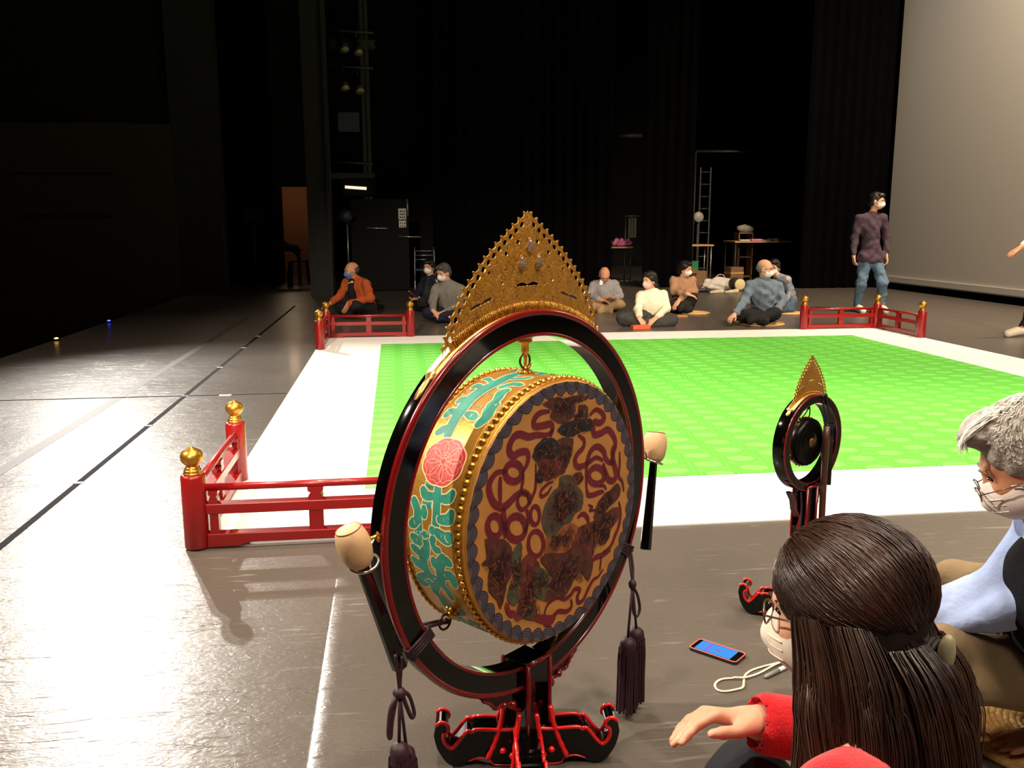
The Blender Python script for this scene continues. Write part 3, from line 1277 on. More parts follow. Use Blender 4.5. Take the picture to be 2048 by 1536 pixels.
q.tube([p0, Vector((p0.x, 20.5, 0))], .02, 8)
tag(q.build('pipe_frame', STEEL), 'tall thin pipe frame standing behind the ladder and tables', 'frame')
for (px_, lab) in ((1432, 'left'), (1462, 'right')):
    a = at(px_, 579, 15.9)
    S = SDF(.012)
    S.chain([(-.10, 0, .03), (.0, 0, .03), (.11, 0, .032)], [.032, .030, .042], .03)
    S.ell((.10, 0, .05), (.05, .045, .03), None, .03)
    S.ell((-.09, 0, .07), (.05, .026, .03), None, .02, 'sub')
    tag(S.build('slipper', M('pale_slipper', (196, 180, 148), 0.7), None, (a.x, 15.9, 0)), '%s of two pale slippers left on the dark floor' % lab, 'slipper', 'slippers on the floor')
a = at(1406, 574, 16.2)
S = SDF(.012)
S.chain([(-.12, 0, .04), (.02, 0, .05), (.13, 0, .035)], [.045, .048, .038], .03)
S.ell((-.08, 0, .11), (.045, .03, .04), None, .02, 'sub')
sh = tag(S.build('dark_shoe', M('dark_leather', (34, 30, 28), 0.5), None, (a.x, 16.2, 0)), 'single dark shoe with a pale tongue lying near the slippers', 'shoe')
q = MB()
q.box((.0, 0, .10), (.07, .05, .012), (0, -.5, 0))
q.build('tongue', WHITEC, sh)

# marker lamps on the stage edge
for (px_, py_, c_, nm) in ((113, 681, (255, 190, 90), 'amber'), (218, 645, (60, 70, 255), 'blue')):
    g_ = ground(px_, py_)
    q = MB()
    q.lathe([(.04, 0), (.04, .012), (.03, .02), (.0, .02)], 16)
    ml = tag(q.build('marker_lamp', BLACKPAINT, None, (g_.x, g_.y, 0)), 'tiny %s marker lamp on the left edge of the stage' % nm, 'lamp', 'stage edge marker lamps')
    q = MB()
    q.lathe([(.022, .019), (.02, .03), (.0, .036)], 12)
    q.build('bulb', M('bulb_' + nm, c_, 0.3, emit=c_, estr=6.0), ml)

# ------------------------------------------------------------------ painted decoration of the drum, in tenths of a millimetre
RIBBONS = [
    (0, 162, [(-357, 2338), (-688, 2355), (-877, 2242), (-850, 2093), (-577, 2064), (-327, 2058), (-269, 1919), (-352, 1768)]),
    (0, 166, [(1064, 2016), (1281, 2117), (1540, 1998), (1608, 1848), (1449, 1776), (1225, 1834), (1197, 1682), (1264, 1533), (1520, 1527), (1747, 1566), (1949, 1430), (2091, 1170), (1961, 1024), (1967, 848), (1870, 725)]),
    (0, 174, [(-241, 1904), (-465, 1833), (-795, 1892), (-1063, 1904), (-1326, 2005), (-1507, 1985), (-1635, 1850), (-1661, 1697), (-1534, 1583), (-1352, 1619), (-1142, 1596), (-1062, 1472), (-1116, 1301), (-1248, 1184)]),
    (1, 166, [(-1274, 1172), (-1300, 1091), (-1373, 1038), (-1478, 1022), (-1592, 1048), (-1695, 1108), (-1765, 1191), (-1789, 1281), (-1764, 1360), (-1693, 1413), (-1591, 1430), (-1477, 1406), (-1373, 1347), (-1300, 1263)]),
    (0, 178, [(-1756, 1292), (-2056, 1321), (-2253, 1154), (-2255, 945), (-2110, 682), (-1861, 551), (-1657, 609), (-1450, 704), (-1239, 728), (-1025, 586), (-1052, 408)]),
    (0, 124, [(-1932, 1224), (-1946, 980), (-1936, 658)]),
    (0, 104, [(-819, 1277), (-818, 908), (-844, 692), (-953, 532), (-1061, 410), (-1248, 346), (-1380, 451), (-1406, 603), (-1301, 724), (-1115, 644), (-1061, 503)]),
    (0, 104, [(-1248, 1184), (-1235, 1000), (-1301, 760)]),
    (1, 166, [(-1901, 148), (-1923, 56), (-1983, -6), (-2069, -26), (-2163, -1), (-2247, 65), (-2304, 157), (-2323, 259), (-2302, 349), (-2243, 411), (-2159, 432), (-2065, 408), (-1981, 344), (-1922, 251)]),
    (1, 174, [(-1154, -85), (-1183, -190), (-1267, -258), (-1386, -276), (-1517, -240), (-1634, -158), (-1714, -48), (-1741, 70), (-1712, 172), (-1632, 240), (-1516, 260), (-1385, 227), (-1266, 147), (-1184, 35)]),
    (0, 166, [(-1861, 551), (-1825, 236), (-1789, -135)]),
    (0, 124, [(-1133, 317), (-1052, 112), (-1186, -207)]),
    (0, 145, [(642, 1634), (858, 1478), (831, 1309), (619, 1195), (531, 1058), (624, 903), (840, 878), (1088, 925), (1341, 973), (1603, 841)]),
    (0, 153, [(975, 316), (966, 753), (1023, 1037), (1176, 1204), (1399, 1220), (1630, 1056), (1700, 881), (1904, 719), (2071, 725)]),
    (1, 166, [(1653, 467), (1625, 385), (1543, 332), (1423, 320), (1290, 350), (1171, 415), (1088, 502), (1058, 595), (1084, 676), (1164, 728), (1281, 742), (1413, 714), (1534, 650), (1620, 562)]),
    (0, 174, [(1605, 780), (1709, 556), (1815, 350), (2018, 264), (2150, 380), (2075, 601), (2002, 801), (2030, 978), (2127, 1102)]),
    (0, 91, [(2269, 932), (2280, 600), (2255, 316), (2398, 160), (2477, -110)]),
    (0, 133, [(975, 316), (1042, 141), (1234, 96), (1492, 97), (1657, 79)]),
    (0, 75, [(1456, 247), (1653, 223), (1755, 98)]),
    (0, 145, [(1969, -1468), (1633, -1498), (1368, -1484), (1240, -1550)]),
    (0, 70, [(1600, -1509), (1543, -1870)]),
    (0, 116, [(1676, -1868), (1480, -1998), (1283, -2021), (1092, -2190), (904, -2399), (714, -2398), (680, -2242), (772, -2108), (582, -2026), (429, -2120), (216, -2151), (-26, -2032), (-262, -2034), (-436, -2114), (-521, -2283)]),
    (0, 124, [(431, -2222), (465, -2417), (281, -2478), (-22, -2374), (-199, -2434), (-404, -2483), (-606, -2352), (-833, -2293)]),
    (0, 116, [(2275, -314), (2355, -628), (2296, -931), (2131, -1162), (1966, -1370), (1631, -1443)]),
    (1, 116, [(-690, 76), (-705, -10), (-747, -71), (-808, -96), (-875, -78), (-936, -23), (-978, 60), (-993, 152), (-978, 238), (-937, 298), (-877, 323), (-809, 307), (-748, 252), (-706, 170)]),
    (1, 124, [(-560, -604), (-585, -722), (-654, -803), (-755, -829), (-867, -797), (-966, -713), (-1035, -595), (-1059, -466), (-1035, -350), (-967, -270), (-869, -243), (-758, -272), (-657, -354), (-586, -473)]),
    (0, 124, [(646, -320), (862, -275), (1055, -465), (1028, -660)]),
    (0, 91, [(-229, 741), (-456, 716), (-651, 611), (-623, 492), (-427, 521), (-286, 640)]),
    (0, 75, [(1047, -101), (1209, -200), (1114, -258), (1372, -301)]),
]
BLOBS = [
    ('brown', [(-607, 2541), (-387, 2598), (-134, 2616), (95, 2545), (299, 2552), (446, 2568), (686, 2533), (992, 2479), (932, 2402), (688, 2400), (508, 2390), (526, 2236), (454, 2077), (307, 2026), (44, 1995), (-186, 2090), (-356, 2228), (-301, 2366), (-524, 2474)]),
    ('brown', [(645, 2312), (950, 2265), (1000, 2084), (972, 1973), (665, 2043), (515, 1991), (483, 2110), (633, 2143)]),
    ('brown', [(-96, 1654), (283, 1641), (462, 1551), (437, 1288), (350, 1114), (233, 965), (59, 830), (-59, 988), (-121, 1322)]),
    ('navy', [(45, 1977), (307, 2007), (605, 1995), (972, 1973), (1161, 1864), (1134, 1674), (762, 1681), (372, 1636), (47, 1751), (-98, 1889)]),
    ('navy', [(-902, 1531), (-794, 1692), (-520, 1769), (-182, 1689), (-36, 1512), (-63, 1348), (-234, 1251), (-516, 1252), (-792, 1308), (-928, 1445)]),
    ('rust', [(-737, 1297), (-234, 1251), (55, 1097), (116, 894), (-57, 817), (-344, 804), (-513, 823), (-681, 952), (-709, 1162)]),
    ('navy', [(-791, 1087), (-654, 1095), (-569, 854), (-708, 810), (-818, 927)]),
    ('moss', [(1, 805), (415, 753), (479, 546), (726, 373), (854, 145), (797, -139), (551, -178), (432, -345), (133, -365), (-188, -552), (-448, -424), (-620, -74), (-509, 277), (-284, 507), (-55, 588)]),
    ('brown', [(-53, 435), (241, 444), (334, 170), (308, -117), (132, -287), (-75, -195), (-223, 54), (-167, 270)]),
    ('gold', [(66, 234), (126, 123), (70, -57), (-48, -67), (8, 151)]),
    ('rust', [(445, 747), (719, 747), (845, 582), (724, 491), (539, 532)]),
    ('brown', [(2157, 172), (2334, 7), (2271, -188), (2035, -298), (1769, -399), (1509, -540), (1247, -473), (1308, -326), (1432, -112), (1691, 31), (1923, 59)]),
    ('rust', [(619, -552), (994, -550), (1281, -543), (1705, -466), (2176, -416), (2320, -620), (2188, -797), (1953, -946), (1858, -1172), (1626, -1233), (1491, -1154), (1296, -1182), (1205, -1437), (446, -1216), (411, -934), (561, -736)]),
    ('brown', [(1281, -543), (1705, -466), (1972, -449), (2184, -691), (1953, -946), (1858, -1172), (1626, -1233), (1520, -996), (1253, -719)]),
    ('ochre', [(-447, -482), (-159, -560), (133, -405), (494, -400), (651, -601), (500, -759), (412, -974), (446, -1216), (-444, -957), (-503, -678)]),
    ('rust', [(-1329, -812), (-1086, -695), (-839, -861), (-670, -1103), (-837, -1244), (-892, -1516), (-835, -1824), (-778, -2136), (-606, -2352), (-945, -2273), (-1221, -2119), (-1437, -2101), (-1517, -1940), (-1356, -1652), (-1329, -1282)]),
    ('brown', [(-671, -910), (-330, -873), (141, -1028), (503, -952), (879, -1118), (1238, -1467), (1212, -1770), (1088, -1980), (924, -1826), (763, -1654), (578, -1740), (396, -1946), (154, -2070), (-174, -1963), (-436, -1995), (-552, -1839), (-439, -1640), (-267, -1478), (-442, -1229)]),
    ('ochre', [(-553, -1721), (-265, -1617), (-31, -1551), (-147, -1733), (-438, -1758)]),
    ('brown', [(-2411, 6), (-2116, -56), (-1763, -207), (-1583, -459), (-1532, -752), (-1611, -1007), (-1768, -1181), (-1795, -1321), (-1951, -1669), (-2077, -1414), (-2300, -1139), (-2322, -842), (-2295, -616), (-2538, -490), (-2367, -398)]),
    ('green', [(-1592, -568), (-1434, -354), (-1302, -353), (-1275, -547), (-1329, -812), (-1302, -1102), (-1383, -1416), (-1329, -1585), (-1490, -1721), (-1648, -1631), (-1752, -1446), (-1673, -1248), (-1541, -1121), (-1567, -834)]),
    ('green', [(-1276, -1850), (-1057, -1866), (-863, -2009), (-834, -2175), (-1057, -2195), (-1276, -2061), (-1330, -1928)]),
    ('green', [(-810, -1137), (-613, -1139), (-442, -1288), (-325, -1460), (-439, -1660), (-552, -1918), (-835, -1746), (-892, -1419)]),
    ('crimson', [(-1804, -1541), (-1701, -1632), (-1675, -1753), (-1543, -1836), (-1517, -1978), (-1676, -1923), (-1805, -1746)]),
    ('crimson', [(-834, -2175), (-550, -2253), (-259, -2373), (-140, -2475), (-257, -2594), (-432, -2572), (-606, -2451), (-833, -2312)]),
]
LEAVES = [
    (158, [(155.6, -49), (160.0, -124), (164.4, -170), (170.1, -209), (176.6, -218), (-179.0, -143)]),
    (139, [(164.0, -91), (164.6, 152), (162.8, 280)]),
    (147, [(164.2, -291), (163.5, -475), (161.2, -561)]),
    (166, [(172.2, -323), (171.2, -560), (168.9, -660)]),
    (190, [(177.7, -269), (179.0, -514), (177.9, -611)]),
    (198, [(168.0, 495), (171.1, 363), (175.6, 315), (179.9, 209), (-177.1, 116), (-173.3, 115), (-169.0, 236), (-164.4, 227), (-161.1, 108), (-160.0, -125)]),
    (158, [(175.7, 340), (177.5, 519)]),
    (158, [(-175.9, 276), (-177.1, 477)]),
    (139, [(-170.5, 270), (-172.6, 508)]),
    (131, [(169.7, 171), (172.5, 137)]),
    (158, [(-179.9, 107), (177.4, -120)]),
    (111, [(-178.4, -91), (-175.3, -177), (-175.2, -301)]),
    (158, [(-160.1, -125), (-154.1, 165), (-151.2, 166)]),
    (151, [(-160.1, -125), (-156.0, -287), (-152.9, -312)]),
    (178, [(-161.7, -182), (-167.9, -257), (-172.4, -403)]),
    (158, [(-172.0, -400), (-171.1, -563)]),
    (158, [(-162.4, -170), (-165.4, -542), (-161.3, -570)]),
    (139, [(-160.9, 266), (-157.9, 542), (-155.1, 559), (-155.6, 413)]),
    (158, [(-164.5, 355), (-166.5, 559)]),
    (151, [(-170.1, -108), (-167.9, -105)]),
    (238, [(138.9, 146), (134.2, 192), (127.8, 224), (120.4, 244), (112.9, 185), (105.5, 83), (96.6, 81), (90.5, 44)]),
    (139, [(135.0, 164), (136.8, 324), (138.8, 454)]),
    (139, [(128.2, 207), (128.2, 461), (130.3, 528)]),
    (127, [(120.8, 224), (120.6, 437), (122.4, 484)]),
    (119, [(112.9, 185), (110.6, 445), (112.2, 494)]),
    (99, [(106.8, 170), (104.0, 459), (104.4, 538)]),
    (198, [(131.4, -484), (127.7, -553), (123.7, -488), (121.0, -520)]),
    (158, [(121.5, -397), (117.5, -442), (113.0, -362), (110.8, -406)]),
    (131, [(109.0, -179), (104.8, -349), (104.6, -533)]),
    (158, [(127.8, -26), (128.8, -260)]),
    (119, [(100.1, -133), (97.2, -341), (95.4, -378)]),
]

# ------------------------------------------------------------------ hanging drum on its ring stand
BLACKLAC = M('black_lacquer', (5, 4, 4), 0.07, spec=0.42, coat=0.12)
REDEDGE = M('red_lacquer_edge', (112, 12, 16), 0.2, spec=0.5, coat=0.4)
REDBRIGHT = M('vermilion_lacquer', (206, 26, 24), 0.25, coat=0.4)
DRUMGOLD = M('drum_gold_leaf', (206, 150, 62), 0.38, metal=0.55, var=0.16, vscale=14, bump=0.08, bscale=90)
BEADGOLD = M('gilded_stud', (206, 152, 62), 0.3, metal=0.8, var=0.1)
FACEGOLD = M('gold_painted_hide', (186, 130, 64), 0.45, metal=0.15, var=0.13, vscale=18)
PURPLE = M('purple_silk_cord', (44, 15, 27), 0.6, var=0.3, vscale=60)
HIDE = M('pale_leather', (205, 168, 124), 0.6, var=0.14, vscale=25)
SILVER = M('polished_silver', (220, 218, 212), 0.18, metal=1.0)
BRONZE = M('dark_bronze', (84, 60, 40), 0.4, metal=0.8)


def plate_gold(name, scale):
    """engraved gilt copper: scroll-like relief from voronoi and wave bands"""
    m = M(name, (190, 134, 46), 0.42, metal=0.5, var=0.12, vscale=30)
    nt = m.node_tree
    b = nt.nodes['Principled BSDF']
    tc = nt.nodes.new('ShaderNodeTexCoord')
    v = nt.nodes.new('ShaderNodeTexVoronoi')
    v.feature = 'DISTANCE_TO_EDGE'
    v.inputs['Scale'].default_value = 60 * scale
    n = nt.nodes.new('ShaderNodeTexNoise')
    n.inputs['Scale'].default_value = 30 * scale
    nt.links.new(tc.outputs['Object'], n.inputs['Vector'])
    mx = nt.nodes.new('ShaderNodeMix')
    mx.data_type = 'RGBA'
    mx.inputs['Factor'].default_value = 0.06
    nt.links.new(tc.outputs['Object'], mx.inputs['A'])
    nt.links.new(n.outputs['Color'], mx.inputs['B'])
    nt.links.new(mx.outputs['Result'], v.inputs['Vector'])
    r = nt.nodes.new('ShaderNodeMapRange')
    r.inputs['From Min'].default_value = 0.0
    r.inputs['From Max'].default_value = 0.09
    nt.links.new(v.outputs['Distance'], r.inputs['Value'])
    bp = nt.nodes.new('ShaderNodeBump')
    bp.inputs['Strength'].default_value = 0.55
    bp.inputs['Distance'].default_value = 0.002
    nt.links.new(r.outputs['Result'], bp.inputs['Height'])
    nt.links.new(bp.outputs['Normal'], b.inputs['Normal'])
    src = b.inputs['Base Color'].links[0].from_socket
    mc = nt.nodes.new('ShaderNodeMix')
    mc.data_type = 'RGBA'
    mc.inputs['A'].default_value = rgb(136, 92, 32)      # darker gold along the engraved lines
    nt.links.new(r.outputs['Result'], mc.inputs['Factor'])
    nt.links.new(src, mc.inputs['B'])
    nt.links.new(mc.outputs['Result'], b.inputs['Base Color'])
    return m


CRESTGOLD = plate_gold('engraved_gilt_copper', 1.0)
CRESTGOLD2 = plate_gold('engraved_gilt_copper_small', 2.0)


def ring_frame(parent, RO, RI, y0, y1, zc, n=96):
    """black lacquer ring with red mouldings along its edges"""
    t = RO * 0.028
    q = MB()
    q.lathe([(RI, y0), (RO - t * 0.6, y0), (RO, y0 + t), (RO, y1 - t * 0.4), (RO - t * .4, y1), (RI, y1)], n, (0, 0, zc), 'y', close=True)
    # flat shading between the bands is kept by the sharp profile
    o = q.build('ring', BLACKLAC, parent)
    for p in o.data.polygons:
        p.use_smooth = True
    md = o.modifiers.new('edges', 'EDGE_SPLIT')
    md.split_angle = R(35)
    for (rr, yy, w_, nm) in ((RO - t * 0.15, y0 + t * 0.35, t * 0.62, 'outer_moulding'), (RI + t * 0.2, y0 + t * 0.1, t * 0.36, 'inner_moulding')):
        pts = [(rr * math.cos(2 * PI * k / n), yy, zc + rr * math.sin(2 * PI * k / n)) for k in range(n)]
        q = MB()
        q.tube(pts, w_, 8, closed=True)
        q.build(nm, REDEDGE, o)
    return o


def crest(parent, yc, zc, RO, hw, top, mat, holes=True, N=19, thick=0.003):
    """flame-shaped gilt crest standing on the ring; hw half width at its foot, top = height of the tip"""
    base_a = math.acos(hw / RO)
    zb = zc + RO * math.sin(base_a)
    H = top - zb
    prof = [(0.0, 1.0), (0.085, 0.948), (0.24, 0.857), (0.37, 0.777), (0.50, 0.686), (0.64, 0.57), (0.76, 0.46), (0.855, 0.345), (0.93, 0.22), (0.985, 0.08), (1.0, 0.0)]
    path = np.array(smooth_path([(a * hw, zb + b * H) for a, b in prof], 8))
    seg = np.r_[0, np.cumsum(np.hypot(*np.diff(path, axis=0).T))]
    L = seg[-1]

    def pt(s):
        return np.array([np.interp(s, seg, path[:, 0]), np.interp(s, seg, path[:, 1])])

    def nor(s):
        d = pt(min(s + L * 0.01, L)) - pt(max(s - L * 0.01, 0))
        d /= np.hypot(*d)
        return np.array([-d[1], d[0]]) * (1 if True else -1)
    right = []
    u = L / N
    hl = []
    for i in range(N):
        for f_, off in ((0.05, -0.10), (0.35, -0.02), (0.48, 0.26), (0.62, 0.30), (0.67, 0.05), (0.85, -0.12)):
            s = (i + f_) * u
            nn = nor(s)
            if nn[0] < 0:
                nn = -nn
            right.append(tuple(pt(s) + nn * off * u))
        if 0.6 < i < N - 0.5:
            s = (i + 0.5) * u
            nn = nor(s)
            if nn[0] < 0:
                nn = -nn
            c = pt(s) - nn * u * 0.60
            d = pt(s + 0.01 * L) - pt(s - 0.01 * L)
            d /= np.hypot(*d)
            hl.append([tuple(c + d * u * 0.35 * math.cos(a) + nn * u * 0.27 * math.sin(a)) for a in np.linspace(0, 2 * PI, 9)[:-1]])
    left = [(-x, z) for x, z in right[::-1]]
    arc = [(RO * math.cos(a), zc + RO * math.sin(a)) for a in np.linspace(base_a + 0.01, PI - base_a - 0.01, 40)]
    outer = [(0.0, top)] + right + arc + left
    hs = []
    if holes:
        hs += hl + [[(-x, z) for x, z in h[::-1]] for h in hl]
        k = hw / 0.262
        ztop = lambda z: zb + (z - 1.0035) / (1.3085 - 1.0035) * H
        for (x, z, r_) in ((0.0315, 1.2425, 0.0055), (0.069, 1.2185, 0.0055), (0.071, 1.184, 0.0032), (0.1215, 1.180, 0.0045), (0.0826, 1.1565, 0.0035)):
            for s in (-1, 1):
                hs.append([(s * x * k + r_ * k * math.cos(a), ztop(z) + r_ * k * math.sin(a)) for a in np.linspace(0, 2 * PI, 9)[:-1]])
        for (xa, za, xb, zb_) in ((-0.037, 1.150, 0.037, 1.150), (-0.178, 1.107, -0.112, 1.127), (0.112, 1.127, 0.178, 1.107)):
            ring = []
            A = np.array([xa * k, ztop(za)])
            B = np.array([xb * k, ztop(zb_)])
            dd = B - A
            nn = np.array([-dd[1], dd[0]]) / np.hypot(*dd)
            for f_ in np.linspace(0, 1, 9):
                ring.append(tuple(A + dd * f_ + nn * (0.004 * k * (0.4 + abs(math.sin(f_ * PI * 2.0))))))
            for f_ in np.linspace(1, 0, 17):
                ring.append(tuple(A + dd * f_ - nn * (0.0022 * k * (0.4 + abs(math.sin(f_ * PI * 6))))))
            hs.append(ring)
        # a row of small vents along the foot
        for s in (-1, 1):
            for a in np.linspace(0.42, 0.92, 9):
                ang = PI / 2 + s * a * (PI / 2 - base_a)
                c = np.array([math.cos(ang), math.sin(ang)])
                e = np.array([-c[1], c[0]])
                o_ = np.array([0, zc]) + c * (RO + 0.022 * k)
                hs.append([tuple(o_ + c * 0.0045 * k * math.cos(t) + e * 0.002 * k * math.sin(t)) for t in np.linspace(0, 2 * PI, 7)[:-1]])
    vs, fs = fill2d(outer, hs, thick)
    q = MB()
    q.add([(x, yc - z, y) for x, y, z in vs], fs)
    o = q.build('crest', mat, parent)
    # reeded foot strip
    q = MB()
    for i, a in enumerate(np.linspace(base_a + 0.12, PI - base_a - 0.12, 80)):
        c = Vector((math.cos(a), 0, math.sin(a)))
        q.tube([Vector((0, yc - thick * 0.5, zc)) + c * (RO + 0.003), Vector((0, yc - thick * 0.5, zc)) + c * (RO + 0.003 + 0.045 * RO)], 0.0042 * RO / 0.44 * 0.75, 5)
    q.build('reeded_strip', mat, o)
    return o


def gold_band(parent, RO, y0, y1, zc, a0, a1):
    """gilt strap on the outside of the ring that carries the crest, with ogee ends"""
    q = MB()
    n = 60
    vs = []
    for i in range(n + 1):
        f_ = i / n
        a = R(a0 + (a1 - a0) * f_)
        e = min(f_, 1 - f_) * n
        wd = 1.0 if e > 5 else (0.16, 0.42, 0.5, 0.38, 0.75, 1.0)[int(e)]
        for y in ((y0 + y1) / 2 - (y1 - y0) / 2 * wd, (y0 + y1) / 2 + (y1 - y0) / 2 * wd):
            for rr in (RO - 0.001, RO + 0.0028):
                vs.append((rr * math.cos(a), y, zc + rr * math.sin(a)))
    fs = []
    for i in range(n):
        o, p = 4 * i, 4 * i + 4
        fs += [(o + 1, p + 1, p + 3, o + 3), (o, o + 1, p + 1, p), (o + 2, p + 2, p + 3, o + 3), (o, p, p + 2, o + 2)]
    q.add(vs, fs, True)
    return q.build('crest_strap', M('gilt_strap', (226, 176, 92), 0.28, metal=0.85), parent)


def foot_mesh(name, k=1.0):
    """one scrolled foot: profile along +x, thickness in y, z up; k scales it"""
    top = [(0.0, 0.105), (0.045, 0.095), (0.118, 0.098), (0.132, 0.091), (0.143, 0.094), (0.168, 0.062), (0.182, 0.051), (0.196, 0.066), (0.199, 0.088),
           (0.188, 0.098), (0.190, 0.112), (0.204, 0.119), (0.217, 0.110)]
    low = [(0.222, 0.085), (0.214, 0.050), (0.194, 0.016), (0.176, 0.004), (0.158, 0.004), (0.140, 0.016), (0.115, 0.024), (0.090, 0.018), (0.075, 0.004), (0.0, 0.004)]
    out = smooth_path(top, 3) + smooth_path(low, 3)
    out = [(x * k, z * k) for x, z in out]
    q = MB()
    q.prism(out, -0.030 * k, 0.030 * k, 'xz')
    me = q.mesh(name, BLACKLAC)
    e = MB()
    tp = smooth_path(top, 4)
    for s in (-1, 1):
        e.tube([(x * k, s * 0.0295 * k, z * k) for x, z in tp[2:]], 0.0048 * k, 7)
    lp = smooth_path(low[5:10], 4)
    for s in (-1, 1):
        e.tube([(x * k, s * 0.0295 * k, z * k) for x, z in lp], 0.0025 * k, 6)
    return me, e.mesh(name + '_edge', REDBRIGHT)


def stand_base(parent, hw, hd, ztop, k=1.0, turn=0):
    """square post with red corners, four scrolled feet on the diagonals, cloud brackets under the ring"""
    q = MB()
    q.box((0, -0.005, (ztop + 0.02) / 2), (hw * 2, hd * 2, ztop - 0.02))
    q.box((0, -0.005, 0.06 * k), (hw * 2.5, hd * 2.5, 0.1 * k), taper=0.8)
    post = q.build('post', BLACKLAC, parent, bevel=0.002)
    q = MB()
    for sx in (-1, 1):
        for sy in (-1, 1):
            q.tube([(sx * hw, -0.005 + sy * hd, 0.02), (sx * hw, -0.005 + sy * hd, ztop)], 0.0052 * k, 8)
    for sy in (-1,):
        q.tube([(-hw, -0.005 + sy * hd, ztop), (hw, -0.005 + sy * hd, ztop)], 0.0052 * k, 8)
    q.build('corner_moulding', REDEDGE, post)
    fm, em = foot_mesh('foot', k)
    for ang in (45, 135, 225, 315):
        f = link('foot', fm, None, parent, (0, -0.005, 0), (0, 0, R(ang + turn)))
        link('red_edge', em, None, f)
        # knobbly red brace from the post down onto the foot
        b = MB()
        for sd in (-1, 1):
            pts = []
            for i in range(13):
                t = i / 12
                pts.append(((0.056 + 0.040 * t ** 1.6) * k, sd * (0.020 + 0.018 * t) * k, (0.150 - 0.125 * t) * k))
            b.tube(pts, [k * (0.0056 + 0.0016 * (i % 2)) for i in range(13)], 7)
            b.lathe([(0.0, -0.008 * k), (0.008 * k, -0.004 * k), (0.009 * k, 0.0), (0.006 * k, 0.006 * k), (0.0, 0.008 * k)], 8, ((0.058) * k, sd * 0.036 * k, 0.045 * k))
        b.build('brace', REDBRIGHT, f)
    return post


def brackets(parent, RO, zc, hw, yc, k=1.0):
    for s in (-1, 1):
        # cloud bracket between post and ring: outer profile follows the ring
        arc = [(s * RO * 1.0 * math.sin(a), zc - RO * math.cos(a)) for a in np.linspace(R(24), R(6), 8)]
        low = [(s * hw, 0.150 * k), (s * (hw + 0.030 * k), 0.172 * k), (s * (hw + 0.034 * k), 0.188 * k), (s * (hw + 0.055 * k), 0.186 * k), (s * (hw + 0.068 * k), 0.196 * k),
               (s * (hw + 0.088 * k), 0.193 * k), (s * (hw + 0.105 * k), 0.212 * k), (s * (hw + 0.130 * k), 0.230 * k)]
        q = MB()
        q.prism(arc + [(s * hw, zc - RO + 0.004)] + low, yc - 0.018 * k, yc + 0.018 * k, 'xz')
        b = q.build('bracket', BLACKLAC, parent)
        e = MB()
        pts = smooth_path([(x, yc - 0.018 * k, z) for x, z in low], 4)
        e.tube(pts, [k * (0.004 + 0.0014 * (i % 2)) for i in range(len(pts))], 7)
        for (dx, z, r_) in ((0.030, 0.178, 0.012), (0.060, 0.190, 0.010)):
            e.lathe([(0, -0.012 * k), (r_ * .7 * k, -0.009 * k), (r_ * k, 0), (r_ * .7 * k, 0.009 * k), (0, 0.012 * k)], 12, (s * (hw + dx * k), yc - 0.016 * k, z * k), 'y')
        e.build('carved_edge', REDEDGE, b)


# paint helpers: thin layers of paint on the drum
PAINT = {
    'crimson': M('paint_crimson', (112, 22, 36), 0.5, var=0.2, vscale=40), 'brown': M('paint_brown', (76, 38, 30), 0.6, var=0.4, vscale=60),
    'navy': M('paint_dark_blue', (34, 30, 38), 0.6, var=0.8, vscale=90), 'rust': M('paint_rust', (96, 40, 30), 0.6, var=0.5, vscale=60),
    'moss': M('paint_moss', (74, 62, 48), 0.6, var=0.5, vscale=45), 'gold': FACEGOLD, 'ochre': M('paint_ochre', (134, 76, 38), 0.6, var=0.4, vscale=50),
    'green': M('paint_serpent_green', (66, 70, 48), 0.6, var=0.4, vscale=70), 'line': M('paint_dark_line', (42, 16, 20), 0.6), 'light': M('paint_light_line', (140, 80, 46), 0.6),
    'slate': M('paint_slate', (80, 74, 86), 0.6, var=0.15, vscale=50), 'slateline': M('paint_slate_line', (42, 36, 44), 0.6),
    'teal': M('paint_teal', (46, 142, 122), 0.5, var=0.22, vscale=30), 'cream': M('paint_cream', (236, 216, 160), 0.5), 'coral': M('paint_coral', (206, 62, 60), 0.5, var=0.2, vscale=50),
    'pink': M('paint_pink_line', (232, 160, 140), 0.5)}


def ribbon2d(pts, widths, closed=False, k=5):
    """strip of quads along a smoothed 2D path -> left and right points"""
    P = np.array(smooth_path(pts, k, closed))
    n = len(P)
    W = np.interp(np.linspace(0, 1, n), np.linspace(0, 1, len(widths)), widths)
    if closed:
        d = np.roll(P, -1, 0) - np.roll(P, 1, 0)
    else:
        d = np.gradient(P, axis=0)
    d /= (np.hypot(d[:, 0], d[:, 1])[:, None] + 1e-9)
    nn = np.stack([-d[:, 1], d[:, 0]], 1)
    return P + nn * W[:, None] / 2, P - nn * W[:, None] / 2


def paint_strip(q, A, B, fn, closed=False):
    n = len(A)
    vs = [fn(*p) for p in A] + [fn(*p) for p in B]
    fs = [(i, (i + 1) % n, n + (i + 1) % n, n + i) for i in range(n if closed else n - 1)]
    q.add(vs, fs)


def paint_fan(q, poly, fn):
    vs, fs = fill2d(poly, (), 0.0)
    q.add([fn(x, y) for x, y, z in vs], fs)


